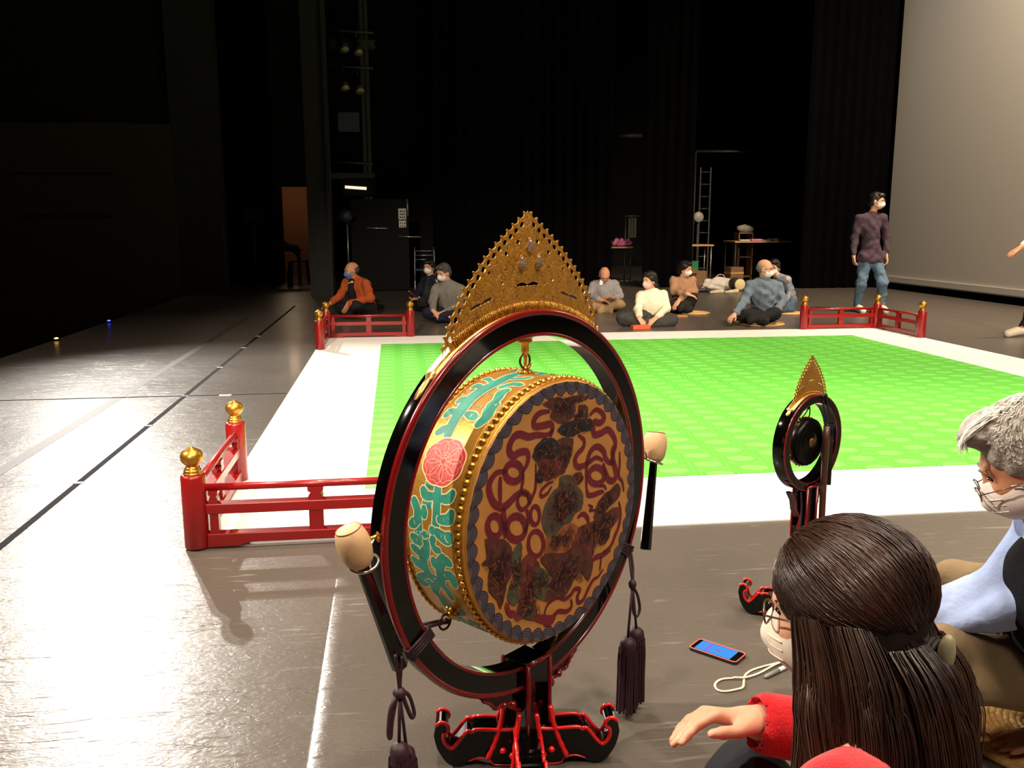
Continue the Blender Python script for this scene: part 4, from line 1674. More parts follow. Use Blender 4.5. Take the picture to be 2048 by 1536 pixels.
def tassel(name, parent, top, length, rad, seed):
    """corded head and a skirt of silk threads hanging straight down"""
    rs = random.Random(seed)
    q = MB()
    q.lathe([(0.0, 0.0), (rad * .5, -0.002), (rad * .85, -0.010), (rad * .95, -0.022), (rad * .9, -0.030), (rad * 1.05, -0.036), (rad * 0.9, -0.05)], 16, top)
    for i in range(70):
        a = rs.uniform(0, 2 * PI)
        r0 = rad * math.sqrt(rs.uniform(0.5, 1.0))
        x, y = math.cos(a) * r0, math.sin(a) * r0
        ln = length * rs.uniform(0.94, 1.03)
        sp = rs.uniform(1.0, 1.18)
        pts = [(top[0] + x * .95, top[1] + y * .95, top[2] - 0.030), (top[0] + x * 1.08, top[1] + y * 1.08, top[2] - ln * .35),
               (top[0] + x * sp, top[1] + y * sp, top[2] - ln * .7), (top[0] + x * sp * 1.05, top[1] + y * sp * 1.05, top[2] - ln)]
        q.tube(pts, 0.0035, 4, cap=False)
    q.lathe([(rad * .9, -0.03), (rad * .95, -length * .5), (rad * .9, -length * .93), (0, -length * .93)], 12, top)
    return q.build(name, PURPLE, parent)


ZC = 0.649
drum_stand = empty('drum_stand', (0.2816, 1.9428, 0), R(40.4))
tag(drum_stand, 'tall black and red lacquer ring stand with gold crest holding the big painted drum', 'drum stand')
ring_frame(drum_stand, 0.4405, 0.388, -0.030, 0.020, ZC, 128)
crest_o = crest(drum_stand, -0.008, ZC, 0.4405, 0.265, 1.309, CRESTGOLD)
gold_band(drum_stand, 0.4405, -0.022, 0.012, ZC, 41, 139)
# crystals set in the crest
CRYSTAL = M('clear_crystal', (235, 235, 235), 0.03, trans=0.9, spec=0.7)
for (x, z) in ((0.004, 1.2344), (-0.024, 1.1974), (0.032, 1.1991)):
    q = MB()
    q.lathe([(0.0, 0.0165), (0.0027, 0.0128), (0.0064, 0.005), (0.0092, -0.003), (0.0094, -0.008), (0.0070, -0.0125), (0.0, -0.0148)], 12, (x, -0.0125, z))
    g_ = q.build('crystal', CRYSTAL, crest_o)
    pts = smooth_path([(x, -0.0105, z + 0.0165), (x + 0.006, -0.0105, z + 0.004), (x + 0.0088, -0.0105, z - 0.006), (x, -0.0105, z - 0.0142), (x - 0.0088, -0.0105, z - 0.006), (x - 0.006, -0.0105, z + 0.004)], 4, True)
    q = MB()
    q.tube(pts, 0.0011, 6, closed=True)
    q.build('crystal_setting', BEADGOLD, crest_o)
stand_base(drum_stand, 0.039, 0.040, 0.270)
brackets(drum_stand, 0.4405, ZC, 0.039, -0.005)
# hanger under the top of the ring
q = MB()
q.lathe([(0.020, 0.0), (0.021, -0.004), (0.015, -0.008), (0.018, -0.013), (0.013, -0.018), (0.009, -0.022), (0.0095, -0.036), (0.007, -0.046)], 16, (0, 0, ZC + 0.388))
hk = [(0, 0, ZC + 0.345), (0.002, 0, ZC + 0.332), (0.001, 0, ZC + 0.318), (0.007, 0, ZC + 0.311), (0.014, 0, ZC + 0.315), (0.017, 0, ZC + 0.322)]
q.tube(smooth_path(hk, 5), 0.0042, 8)
q.build('hook', DRUMGOLD, drum_stand)
# holders for the two sticks
for s in (-1, 1):
    q = MB()
    q.tube([(s * 0.43, -0.012, 0.690), (s * 0.462, -0.016, 0.690)], 0.004, 8)
    for k in range(6):
        a = k * PI / 3
        q.lathe([(0, -.004), (.004, 0), (0, .004)], 8, (s * 0.447 + 0.007 * math.cos(a) * .5, -0.018 + 0.007 * math.cos(a), 0.690 + 0.007 * math.sin(a)))
    h = q.build('stick_holder', BEADGOLD, drum_stand)
    q = MB()
    cx, cz = s * 0.4895, 0.652
    ax = Vector((s * 0.327, -0.12, 0.9)).normalized()
    e1 = ax.orthogonal().normalized()
    e2 = ax.cross(e1)
    q.tube([Vector((cx, -0.028, cz)) + (e1 * math.cos(a) + e2 * math.sin(a)) * 0.0275 for a in np.linspace(0, 2 * PI, 25)[:-1]], 0.0028, 8, closed=True)
    q.tube(smooth_path([(s * 0.455, -0.016, 0.688), (s * 0.466, -0.02, 0.676), (s * 0.466, -0.024, 0.662)], 4), 0.0028, 6)
    q.build('holder_ring', SILVER, h)
    # cord ties around the ring
    q = MB()
    a0 = R(210 if s < 0 else -30)
    for j in range(4):
        a = a0 + (j - 1.5) * 0.018
        c = Vector((math.cos(a), 0, math.sin(a)))
        pts = [Vector((0, 0, ZC)) + c * rr + Vector((0, yy, 0)) for rr, yy in ((0.382, -0.036), (0.446, -0.036), (0.448, 0.026), (0.382, 0.026))]
        q.tube(pts, 0.0046, 6, closed=True)
    c = Vector((math.cos(a0), 0, math.sin(a0)))
    ed = Vector((-0.7815 * 0.302, 0, -0.6235 * 0.302)) if s < 0 else Vector((0.7815 * 0.302, 0, -0.6235 * 0.302))
    eye = Vector((0, 0.0, ZC)) + ed * 1.085
    q.tube([Vector((0, -0.005, ZC)) + c * 0.384, eye + Vector((0, -0.006, 0))], 0.004, 6)
    q.tube([Vector((0, 0.012, ZC)) + c * 0.384, eye + Vector((0, 0.006, 0))], 0.004, 6)
    q.lathe([(0, -.008), (.008, -.004), (.009, .002), (0, .009)], 8, eye)
    q.build('cord_tie', PURPLE, drum_stand)
# hanging bows and tassels
q = MB()
q.tube(smooth_path([(-0.436, -0.066, 0.455), (-0.440, -0.066, 0.42), (-0.444, -0.066, 0.385)], 5), 0.0036, 6)
q.tube(smooth_path([(-0.452, -0.066, 0.465), (-0.447, -0.066, 0.42), (-0.444, -0.066, 0.385)], 5), 0.0036, 6)
q.lathe([(0, -.012), (.012, -.006), (.014, .002), (.008, .010), (0, .012)], 10, (-0.444, -0.066, 0.382))
q.tube(smooth_path([(-0.446, -0.066, 0.382), (-0.468, -0.068, 0.362), (-0.478, -0.07, 0.315), (-0.473, -0.07, 0.302), (-0.466, -0.068, 0.335), (-0.452, -0.066, 0.378)], 6), 0.0042, 6)
q.tube(smooth_path([(-0.440, -0.066, 0.384), (-0.420, -0.066, 0.366), (-0.408, -0.066, 0.325), (-0.416, -0.068, 0.318), (-0.428, -0.068, 0.345), (-0.438, -0.066, 0.378)], 6), 0.0042, 6)
q.tube([(-0.444, -0.066, 0.38), (-0.452, -0.07, 0.28)], 0.0036, 6)
q.tube([(-0.444, -0.066, 0.38), (-0.430, -0.066, 0.255)], 0.0036, 6)
cl = q.build('cord', PURPLE, drum_stand)
tassel('tassel', cl, (-0.453, -0.072, 0.283), 0.19, 0.021, 3)
tassel('tassel', cl, (-0.427, -0.060, 0.258), 0.19, 0.021, 4)
q = MB()
q.tube(smooth_path([(0.364, -0.05, 0.433), (0.352, -0.065, 0.40), (0.338, -0.075, 0.37)], 5), 0.0034, 6)
q.tube(smooth_path([(0.356, -0.05, 0.428), (0.342, -0.065, 0.40), (0.336, -0.075, 0.37)], 5), 0.0034, 6)
q.lathe([(0, -.016), (.009, -.008), (.011, .002), (.008, .010), (0, .014)], 10, (0.335, -0.076, 0.362))
q.tube(smooth_path([(0.337, -0.076, 0.357), (0.358, -0.077, 0.325), (0.368, -0.078, 0.285), (0.354, -0.078, 0.268), (0.340, -0.077, 0.29), (0.336, -0.076, 0.35)], 6), 0.004, 6)
q.tube([(0.335, -0.076, 0.36), (0.313, -0.080, 0.222)], 0.0034, 6)
q.tube([(0.335, -0.076, 0.36), (0.358, -0.076, 0.230)], 0.0034, 6)
cr = q.build('cord', PURPLE, drum_stand)
tassel('tassel', cr, (0.312, -0.082, 0.226), 0.205, 0.023, 5)
tassel('tassel', cr, (0.361, -0.074, 0.234), 0.205, 0.023, 6)

# the drum itself hangs in the ring
big_drum = empty('big_drum', (0.2816, 1.9428, ZC), R(40.4))
tag(big_drum, 'large round gilded drum with painted face hanging inside the black ring stand', 'drum')
q = MB()
q.lathe([(0.285, -0.101), (0.2945, -0.099), (0.2975, -0.090), (0.2985, -0.080), (0.3000, -0.060), (0.3008, 0), (0.3000, 0.060), (0.2985, 0.080), (0.2975, 0.090), (0.2945, 0.096), (0.285, 0.098)], 128, (0, 0, 0), 'y')
barrel = q.build('barrel', DRUMGOLD, big_drum)
for sgn in (-1, 1):
    q = MB()
    yy = -0.103 if sgn < 0 else 0.100
    q.lathe([(0.0, yy), (0.2905, yy), (0.2935, yy - sgn * 0.0025)], 128, (0, 0, 0), 'y', smooth=False)
    q.build('drum_head', FACEGOLD, big_drum)
# studs around both rims
q = MB()
q.lathe([(0.0, 0.0078), (0.0045, 0.0066), (0.0078, 0.003), (0.0086, 0.0)], 12)
stud_me = q.mesh('stud', BEADGOLD)
NS = 104
for yy in (-0.0835, 0.0805):
    for i in range(NS):
        a = 2 * PI * i / NS
        o = link('stud', stud_me, None, barrel, (0.2975 * math.cos(a), yy, 0.2975 * math.sin(a)))
        o.rotation_euler = (0, PI / 2 - a, 0)
for yy in (-0.070, -0.0955, 0.068, 0.092):
    q = MB()
    q.tube([(0.2995 * math.cos(a), yy, 0.2995 * math.sin(a)) for a in np.linspace(0, 2 * PI, 129)[:-1]] if abs(yy) < 0.08 else
           [(0.2965 * math.cos(a), yy, 0.2965 * math.sin(a)) for a in np.linspace(0, 2 * PI, 129)[:-1]], 0.0016, 5, closed=True)
    q.build('rim_line', DRUMGOLD, barrel)
# eyes and rings on the barrel
for ang in (90, 218.5, -38.5):
    c = Vector((math.cos(R(ang)), 0, math.sin(R(ang))))
    q = MB()
    for k in range(7):
        a = 2 * PI * k / 7
        t1 = Vector((-c.z, 0, c.x))
        p = c * 0.3035 + t1 * 0.012 * math.cos(a) + Vector((0, 0.012 * math.sin(a), 0))
        q.lathe([(0, -.006), (.0052, -.003), (.006, 0), (.0052, .003), (0, .006)], 8, p)
    q.tube([c * 0.300, c * 0.318], 0.0065, 8)
    eo = q.build('eye_rosette', BEADGOLD, barrel)
    q = MB()
    t1 = Vector((-c.z, 0, c.x))
    cc = c * 0.330
    q.tube([cc + c * 0.0165 * math.cos(a) + t1 * 0.0165 * math.sin(a) for a in np.linspace(0, 2 * PI, 21)[:-1]], 0.0027, 7, closed=True)
    q.build('ring_loop', BRONZE, eo)

# painted face
lay = [0]


def facefn(x, z, off=None):
    return (x, -0.1032 - lay[0] * 0.00012, z)


for i in range(46):
    a = 2 * PI * (i + 0.5) / 46
    da = 2 * PI / 46
    lay[0] = 1 + (i % 2)
    q = MB()
    pts = []
    for f_ in np.linspace(-0.62, 0.75, 11):
        aa = a + f_ * da
        rr = 0.2915 - 0.028 * max(0.0, math.cos((f_ + 0.05) * PI / 1.45)) ** 0.7
        pts.append((rr * math.cos(aa), rr * math.sin(aa)))
    outr = [(0.2915 * math.cos(a + f_ * da), 0.2915 * math.sin(a + f_ * da)) for f_ in np.linspace(0.75, -0.62, 6)]
    paint_fan(q, pts + outr, facefn)
    wv_ = q.build('painted_wave', PAINT['slate'], big_drum)
    q = MB()
    lay[0] = 3
    for d_ in (0.0, 0.24, 0.46, 0.66):
        pts = []
        for f_ in np.linspace(-0.62 + d_ * .35, 0.75 - d_ * .3, 9):
            aa = a + f_ * da
            rr = 0.2915 - 0.0282 * (1 - d_) * max(0.0, math.cos((f_ + 0.05) * PI / (1.45 - d_ * .8))) ** 0.7
            pts.append((rr * math.cos(aa), rr * math.sin(aa)))
        A, B = ribbon2d(pts, [0.0019 if d_ else 0.0026], False, 2)
        paint_strip(q, A, B, facefn)
    q.build('wave_lines', PAINT['slateline'], wv_)['kind'] = 'stuff'
for (cl_, w_, pts) in RIBBONS:
    P_ = [(x / 1e4, z / 1e4) for x, z in pts]
    W_ = w_ / 1e4
    lay[0] = 4
    q = MB()
    A, B = ribbon2d(P_, [W_] if cl_ else [W_ * .5, W_ * .95, W_, W_ * 1.05, W_ * .9, W_ * .55], bool(cl_))
    paint_strip(q, A, B, facefn, bool(cl_))
    rb_ = q.build('painted_ribbon', PAINT['crimson'], big_drum)
    lay[0] = 5
    ql = MB()
    for off in (0.16, -0.22):
        C_ = A * (0.5 + off) + B * (0.5 - off)
        A2, B2 = ribbon2d([tuple(p) for p in C_], [0.0011], bool(cl_), 1)
        paint_strip(ql, A2, B2, facefn, bool(cl_))
    ql.build('ribbon_lines', PAINT['line'], rb_)['kind'] = 'stuff'
for i, (cn, pts) in enumerate(BLOBS):
    rs = random.Random(i)
    P_ = smooth_path([(x / 1e4, z / 1e4) for x, z in pts], 4, True)
    P_ = [(x + rs.uniform(-.0014, .0014), z + rs.uniform(-.0014, .0014)) for x, z in P_]
    qq = MB()
    lay[0] = 6 + i * 0.5
    paint_fan(qq, P_, facefn)
    qq.build('painted_beast', PAINT[cn], big_drum)
# fine curls and hatching over the beasts
ql = MB()
rs = random.Random(9)
lay[0] = 22
for i, (cn, pts) in enumerate(BLOBS):
    if cn in ('gold', 'crimson'):
        continue
    P_ = np.array(pts) / 1e4
    c = P_.mean(0)
    bb = P_.max(0) - P_.min(0)
    for j in range(int(8 + 8000 * bb[0] * bb[1])):
        p = c + (P_[rs.randrange(len(P_))] - c) * rs.uniform(0.15, 0.75)
        a0 = rs.uniform(0, 6.28)
        pts2 = []
        for t in range(6):
            rr = (0.006 + 0.006 * ((j * 7) % 5) / 4) * (1 - t / 7)
            pts2.append((p[0] + rr * math.cos(a0 + t * .9), p[1] + rr * math.sin(a0 + t * .9)))
        A, B = ribbon2d(pts2, [0.0009], False, 3)
        paint_strip(ql, A, B, facefn)
ql.build('painted_curls', PAINT['line'], big_drum)['kind'] = 'stuff'
ql = MB()
lay[0] = 23
for i, (cn, pts) in enumerate(BLOBS):
    if cn in ('gold', 'crimson', 'ochre'):
        continue
    P_ = np.array(pts) / 1e4
    c = P_.mean(0)
    bb = P_.max(0) - P_.min(0)
    for j in range(int(4 + 2200 * bb[0] * bb[1])):
        p = c + (P_[rs.randrange(len(P_))] - c) * rs.uniform(0.2, 0.85)
        a0 = rs.uniform(0, 6.28)
        L_ = rs.uniform(.006, .016)
        A, B = ribbon2d([(p[0], p[1]), (p[0] + L_ * .5 * math.cos(a0), p[1] + L_ * .5 * math.sin(a0)), (p[0] + L_ * math.cos(a0 + .5), p[1] + L_ * math.sin(a0 + .5))], [.0006, .0014, .0004], False, 3)
        paint_strip(ql, A, B, facefn)
ql.build('painted_hatching', PAINT['light'], big_drum)['kind'] = 'stuff'
qd = MB()
lay[0] = 24
for i, (cn, pts) in enumerate(BLOBS):
    if cn not in ('navy', 'brown', 'green', 'moss', 'rust'):
        continue
    P_ = np.array(pts) / 1e4
    c = P_.mean(0)
    for j in range(9):
        p = c + (P_[rs.randrange(len(P_))] - c) * rs.uniform(0.1, 0.8)
        r_ = rs.uniform(.0004, .0009)
        paint_fan(qd, [(p[0] + r_ * math.cos(a), p[1] + r_ * math.sin(a)) for a in np.linspace(0, 2 * PI, 6)[:-1]], facefn)
qd.build('painted_dots', PAINT['slate'], big_drum)['kind'] = 'stuff'


# painted barrel: teal scrolls edged in cream, coral peonies
def barfn(s, y):
    """s is arc length (m), y along the axis"""
    rr = 0.3012 + lay[0] * 0.00015 - 0.0019 * (y / 0.06) ** 2 * 0.4
    a = s / 0.3012
    return (rr * math.cos(a), y, rr * math.sin(a))


for turn in (0, 120, 240):
    for (w_, pts) in LEAVES:
        if len(pts) < 2:
            continue
        P_ = [(R(a + turn) * 0.3012, y / 1e4) for a, y in pts]
        P_ = [(s, max(-0.063, min(0.060, y))) for s, y in P_]
        W_ = w_ / 1e4 * 1.35
        ws = [W_ * .7, W_, W_, W_ * .85] if len(pts) > 4 else [W_ * .8, W_, W_ * 1.15, W_ * .9]
        par = big_drum
        for nm, mt, ex, ly in (('painted_leaf', PAINT['teal'], 0.0, 2), ('leaf_edge', PAINT['cream'], 0.0055, 1)):
            lay[0] = ly
            qq = MB()
            A, B = ribbon2d(P_, [x + ex for x in ws], False, 5)
            paint_strip(qq, A, B, barfn)
            for e_, wv in ((0, ws[0]), (-1, ws[-1])):
                cx, cy = (A[e_] + B[e_]) / 2
                r_ = (wv + ex) / 2
                paint_fan(qq, [(cx + r_ * math.cos(t), cy + r_ * math.sin(t)) for t in np.linspace(0, 2 * PI, 13)[:-1]], barfn)
            par = qq.build(nm, mt, par)
for turn in (0, 120, 240):
    cs, cy = R(150 + turn) * 0.3012, -0.007
    par = big_drum
    for nm, mt, ex, ly in (('painted_peony', PAINT['coral'], 0.0, 4), ('peony_edge', PAINT['cream'], 0.003, 3)):
        lay[0] = ly
        qq = MB()
        rings = []
        for f_ in (0.02, 0.25, 0.5, 0.75, 1.0):
            poly = []
            for t in np.linspace(0, 2 * PI, 65)[:-1]:
                rr = (0.0485 * (1 + 0.06 * abs(math.sin(t * 4))) + ex) * f_
                poly.append((cs + rr * 1.02 * math.cos(t), cy + rr * 1.12 * math.sin(t)))
            rings.append(poly)
        for r0_, r1_ in zip(rings[:-1], rings[1:]):
            paint_strip(qq, r0_, r1_, barfn, True)
        o_ = qq.build(nm, mt, par)
        if nm == 'painted_peony':
            par = o_
    lay[0] = 5
    qp = MB()
    for j in range(8):
        a0 = j * PI / 4 + 0.2
        pts = [(0.006, 0), (0.020, 0.014), (0.036, 0.017), (0.045, 0.010), (0.043, 0.0), (0.046, -0.010), (0.036, -0.016), (0.020, -0.012), (0.006, 0)]
        P_ = [(cs + x * math.cos(a0) - y * math.sin(a0), cy + (x * math.sin(a0) + y * math.cos(a0)) * 1.1) for x, y in pts]
        A, B = ribbon2d(P_, [0.0016], False, 4)
        paint_strip(qp, A, B, barfn)
        for m_ in range(5):
            b0 = a0 + (m_ - 2) * 0.12
            A, B = ribbon2d([(cs + 0.026 * math.cos(b0), cy + 0.028 * math.sin(b0)), (cs + 0.040 * math.cos(b0), cy + 0.044 * math.sin(b0))], [0.0008], False, 2)
            paint_strip(qp, A, B, barfn)
    for j in range(3):
        A, B = ribbon2d([(cs + (0.008 + .006 * j) * math.cos(t), cy + (0.008 + .006 * j) * math.sin(t)) for t in np.linspace(0.5 * j, 5.2 + .4 * j, 9)], [0.0013], False, 2)
        paint_strip(qp, A, B, barfn)
    qp.build('peony_lines', PAINT['pink'], par)['kind'] = 'stuff'


# drum sticks in their holders
def stick(s, label):
    base = drum_stand.matrix_basis
    top = Vector((s * 0.507, -0.022, 0.690))
    bot = Vector((s * 0.428, -0.052, 0.425))
    root = empty('drum_stick', (0.2816, 1.9428, 0), R(40.4))
    tag(root, label, 'drum stick', 'two drum sticks held on the ring stand')
    d = (top - bot).normalized()
    q = MB()
    sd = d.cross(Vector((0, 1, 0))).normalized()
    fr = sd.cross(d)
    vs = []
    n = 8
    for t, hw_ in ((0.0, 0.0165), (0.01, 0.018), (0.86, 0.0125)):
        c = bot + (top - bot) * t
        for k in range(n):
            a = 2 * PI * k / n + PI / 8
            vs.append(c + sd * hw_ * math.cos(a) + fr * hw_ * 0.8 * math.sin(a))
    fs = [tuple(range(n))] + [(i * n + k, i * n + (k + 1) % n, (i + 1) * n + (k + 1) % n, (i + 1) * n + k) for i in range(2) for k in range(n)] + [tuple(2 * n + k for k in range(n))]
    q.add(vs, fs, False)
    q.build('shaft', BLACKLAC, root)
    q = MB()
    prof = [(0.0, -0.044), (0.018, -0.043), (0.026, -0.034), (0.0305, -0.018), (0.0325, 0.0), (0.0315, 0.016), (0.0275, 0.030), (0.0225, 0.0365), (0.0, 0.039)]
    q.lathe(prof, 24)
    m_ = Matrix((sd, fr * -1, d)).transposed().to_4x4() if (sd.cross(fr * -1)).dot(d) > 0 else Matrix((sd, fr, d)).transposed().to_4x4()
    q.v = [tuple(m_ @ Vector(p) + top) for p in q.v]
    hd = q.build('head', HIDE, root)
    q = MB()
    q.tube([top + d * 0.0355 + (sd * math.cos(a) + fr * math.sin(a)) * 0.0240 for a in np.linspace(0, 2 * PI, 25)[:-1]], 0.0011, 6, closed=True)
    q.build('stitching', M('red_brown_stitch', (150, 70, 46), 0.7), hd)
    return root


stick(-1, 'drum stick with pale leather head in the holder on the left of the ring')
stick(1, 'drum stick with pale leather head behind the right edge of the ring')

# ------------------------------------------------------------------ small gong on its ring stand
GZ = 0.602
GLOC, GROT = (1.272, 2.575, 0), R(31)
gong_stand = empty('gong_stand', GLOC, GROT)
tag(gong_stand, 'small black and red lacquer ring stand with pointed gold crest holding the little gong', 'gong stand')
ring_frame(gong_stand, 0.153, 0.128, -0.026, 0.020, GZ, 72)
crest(gong_stand, -0.003, GZ, 0.153, 0.092, 0.880, CRESTGOLD2, True, 15, 0.002)
gold_band(gong_stand, 0.153, -0.016, 0.010, GZ, 40, 140)
stand_base(gong_stand, 0.026, 0.026, 0.462, 0.86, -22)
for s in (-1, 1):
    q = MB()
    out = [(s * 0.026, 0.30), (s * 0.042, 0.335), (s * 0.034, 0.36), (s * 0.055, 0.39), (s * 0.062, 0.42), (s * 0.085, 0.452), (s * 0.070, 0.452), (s * 0.026, 0.436)]
    q.prism(out, -0.014, 0.010, 'xz')
    b = q.build('bracket', BLACKLAC, gong_stand)
    e = MB()
    pts = smooth_path([(x, -0.014, z) for x, z in out[:6]], 4)
    e.tube(pts, [0.0035 + 0.001 * (i % 2) for i in range(len(pts))], 6)
    e.build('carved_edge', REDEDGE, b)
q = MB()
q.tube(smooth_path([(-0.062, -0.03, 0.455), (-0.060, -0.035, 0.40), (-0.066, -0.036, 0.30)], 5), 0.003, 6)
gc = q.build('cord', PURPLE, gong_stand)
tassel('tassel', gc, (-0.066, -0.036, 0.305), 0.14, 0.014, 8)

gong = empty('small_gong', (GLOC[0], GLOC[1], GZ), GROT)
tag(gong, 'small dark bronze gong hung by cords inside the little ring stand', 'gong')
GONG = M('dark_gong_bronze', (30, 26, 23), 0.3, metal=0.7, var=0.4, vscale=20)
q = MB()
q.lathe([(0.0, -0.020), (0.018, -0.019), (0.030, -0.014), (0.048, -0.014), (0.056, -0.019), (0.066, -0.018), (0.075, -0.010), (0.078, 0.004), (0.077, 0.020), (0.070, 0.022), (0.068, 0.0), (0.0, -0.004)], 48, (0, 0, 0), 'y')
q.build('disc', GONG, gong)
q = MB()
q.lathe([(0.0, -0.0212), (0.011, -0.0208), (0.016, -0.0195)], 24, (0, 0, 0), 'y')
q.build('striking_spot', M('worn_bronze', (150, 112, 74), 0.35, metal=0.7), gong)
q = MB()
q.lathe([(0.0, 0.0045), (0.003, 0.0035), (0.0045, 0.0)], 8)
sm = q.mesh('rim_stud', BEADGOLD)
for i in range(28):
    a = 2 * PI * i / 28
    o = link('rim_stud', sm, None, gong, (0.0775 * math.cos(a), 0.010, 0.0775 * math.sin(a)))
    o.rotation_euler = (0, PI / 2 - a, 0)
for ang in (90, 200, 340):
    c = Vector((math.cos(R(ang)), 0, math.sin(R(ang))))
    t1 = Vector((-c.z, 0, c.x))
    q = MB()
    for s in (-1, 1):
        q.tube(smooth_path([c * 0.076 + t1 * 0.022 * s + Vector((0, 0.01, 0)), c * 0.10 + t1 * 0.008 * s, c * 0.129], 4), 0.0022, 6)
    q.lathe([(0, -.005), (.005, 0), (0, .005)], 8, c * 0.108)
    q.build('hanging_cord', M('black_silk', (14, 12, 14), 0.6), gong)

# pair of long gong beaters hanging from the top of the little stand
WOODBROWN = M('dark_brown_wood', (74, 46, 32), 0.4, coat=0.3, var=0.2, vscale=14, stretch=(1, 1, 0.1))
bt = empty('gong_beaters', GLOC, GROT)
tag(bt, 'pair of long brown gong beaters hanging in front of the little ring stand', 'beaters')
q = MB()
q.tube(smooth_path([(0.036, -0.045, 0.655), (0.036, -0.046, 0.45), (0.038, -0.048, 0.25)], 3), [0.0105] * 7, 10)
q.build('shaft', WOODBROWN, bt)
q = MB()
q.tube([(0.062, -0.04, 0.66), (0.066, -0.04, 0.46)], 0.014, 4, smooth=False)
q.build('shaft', BLACKLAC, bt)
q = MB()
q.tube(smooth_path([(0.036, -0.045, 0.65), (0.034, -0.03, 0.72), (0.038, -0.024, 0.742), (0.05, -0.024, 0.745), (0.058, -0.03, 0.71), (0.062, -0.04, 0.655)], 5), 0.003, 6)
q.tube(smooth_path([(0.03, -0.024, 0.745), (0.042, -0.03, 0.752), (0.06, -0.02, 0.735)], 5), 0.006, 8)
q.build('cord', MATS['black_silk'], bt)

# ------------------------------------------------------------------ small things lying on the floor in front of the players
pts = [ground(1377, 1293, 0.010), ground(1399, 1277, 0.010), ground(1494, 1306, 0.010), ground(1472, 1327, 0.010)]
pc = sum(pts, Vector()) / 4
ex = ((pts[2] + pts[3]) / 2 - (pts[0] + pts[1]) / 2)
pl = ex.length
pw = ((pts[1] + pts[2]) / 2 - (pts[0] + pts[3]) / 2).length
phone = empty('smartphone', (pc.x, pc.y, 0.0), math.atan2(ex.y, ex.x))
tag(phone, 'smartphone in a black and orange case with a blue lit screen on the floor', 'phone')


def rrect(hx, hy, r_, n=5):
    out = []
    for cx, cy, a0 in ((hx - r_, hy - r_, 0), (-hx + r_, hy - r_, 90), (-hx + r_, -hy + r_, 180), (hx - r_, -hy + r_, 270)):
        for i in range(n + 1):
            a = R(a0 + 90 * i / n)
            out.append((cx + r_ * math.cos(a), cy + r_ * math.sin(a)))
    return out


q = MB()
q.prism(rrect(pl / 2, pw / 2, 0.012), 0.0, 0.0095, 'xy')
q.build('case', M('phone_case_black', (26, 24, 26), 0.5), phone)
q = MB()
q.tube([(x, y, 0.0095) for x, y in rrect(pl / 2 - 0.002, pw / 2 - 0.002, 0.011)], 0.0022, 6, closed=True)
q.build('case_edge', M('phone_case_orange', (214, 92, 66), 0.45), phone)
q = MB()
q.prism(rrect(pl / 2 - 0.005, pw / 2 - 0.005, 0.008), 0.009, 0.0102, 'xy')
q.build('glass', M('phone_glass', (10, 10, 14), 0.1), phone)


def screen_mat():
    m = M('phone_screen', (20, 60, 120), 0.2, emit=(76, 156, 236), estr=0.75)
    return m


sl = (pl - 0.010) * 0.79
q = MB()
q.box((-0.004, 0, 0.0104), (sl, pw - 0.014, 0.0004))
q.build('screen', screen_mat(), phone)
q = MB()
q.box((-0.028, 0, 0.0107), (0.008, pw - 0.018, 0.0003))
q.box((0.004, 0.0, 0.0107), (0.016, 0.012, 0.0003))
q.build('screen_text', M('phone_text', (60, 60, 130), 0.2, emit=(176, 84, 150), estr=0.6), phone)

cs = lambda l, z: [ground(1360 + x * 0.1628, 1150 + y * 0.1628, z) for x, y in l]
q = MB()
A = cs([(1390, 1040), (1300, 1060), (1150, 1095), (1000, 1130), (870, 1172), (800, 1230), (785, 1300), (770, 1382), (680, 1412), (560, 1430), (470, 1412), (430, 1360), (450, 1312), (520, 1280), (640, 1272), (770, 1275), (830, 1262), (950, 1222), (1050, 1172), (1180, 1105), (1290, 1072), (1400, 1050)], 0.004)
A = [Vector(p) for p in smooth_path([tuple(p) for p in A], 5)]
vs = []
for i, p in enumerate(A):
    d = (A[min(i + 1, len(A) - 1)] - A[max(i - 1, 0)])
    d.z = 0
    d.normalize()
    n_ = Vector((-d.y, d.x, 0))
    h = 0.0035 + 0.0012 * math.sin(i * 0.2)
    if i > 70:
        h += 0.003
    for a_, b_ in ((-1, 0), (-1, 1), (1, 1), (1, 0)):
        vs.append((p.x + n_.x * 0.0032 * a_, p.y + n_.y * 0.0032 * a_, h + 0.0016 * b_ - 0.003 * (0 if b_ else 0.3)))
fs = []
for i in range(len(A) - 1):
    for k in range(4):
        k2 = (k + 1) % 4
        fs.append((4 * i + k, 4 * i + k2, 4 * i + 4 + k2, 4 * i + 4 + k))
q.add(vs, fs, True)
tag(q.build('lanyard', M('cream_lanyard', (212, 196, 168), 0.8)), 'cream coloured lanyard looped on the floor beside the phone', 'lanyard')
a, b = cs([(1040, 1255), (1410, 1075)], 0.0065)
a, b = Vector(a), Vector(b)
pen = empty('pen', (a.x, a.y, 0.0))
tag(pen, 'silver and white ballpoint pen lying on the floor next to the cream lanyard', 'pen')
d = b - a
q = MB()
q.tube([(0, 0, 0.0062), d * 0.06 + Vector((0, 0, 0.0062)), d * 0.46 + Vector((0, 0, 0.0066))], [0.0025, 0.0058, 0.0064], 12)
q.build('grip', M('pen_grey', (128, 126, 124), 0.4), pen)
q = MB()
q.tube([d * 0.46 + Vector((0, 0, 0.0066)), d * 0.97 + Vector((0, 0, 0.0066)), d * 1.0 + Vector((0, 0, 0.0066))], [0.0064, 0.0064, 0.005], 12)
q.bar(d * 0.62 + Vector((0, 0, 0.0145)), d * 0.99 + Vector((0, 0, 0.0145)), 0.004, 0.0015)
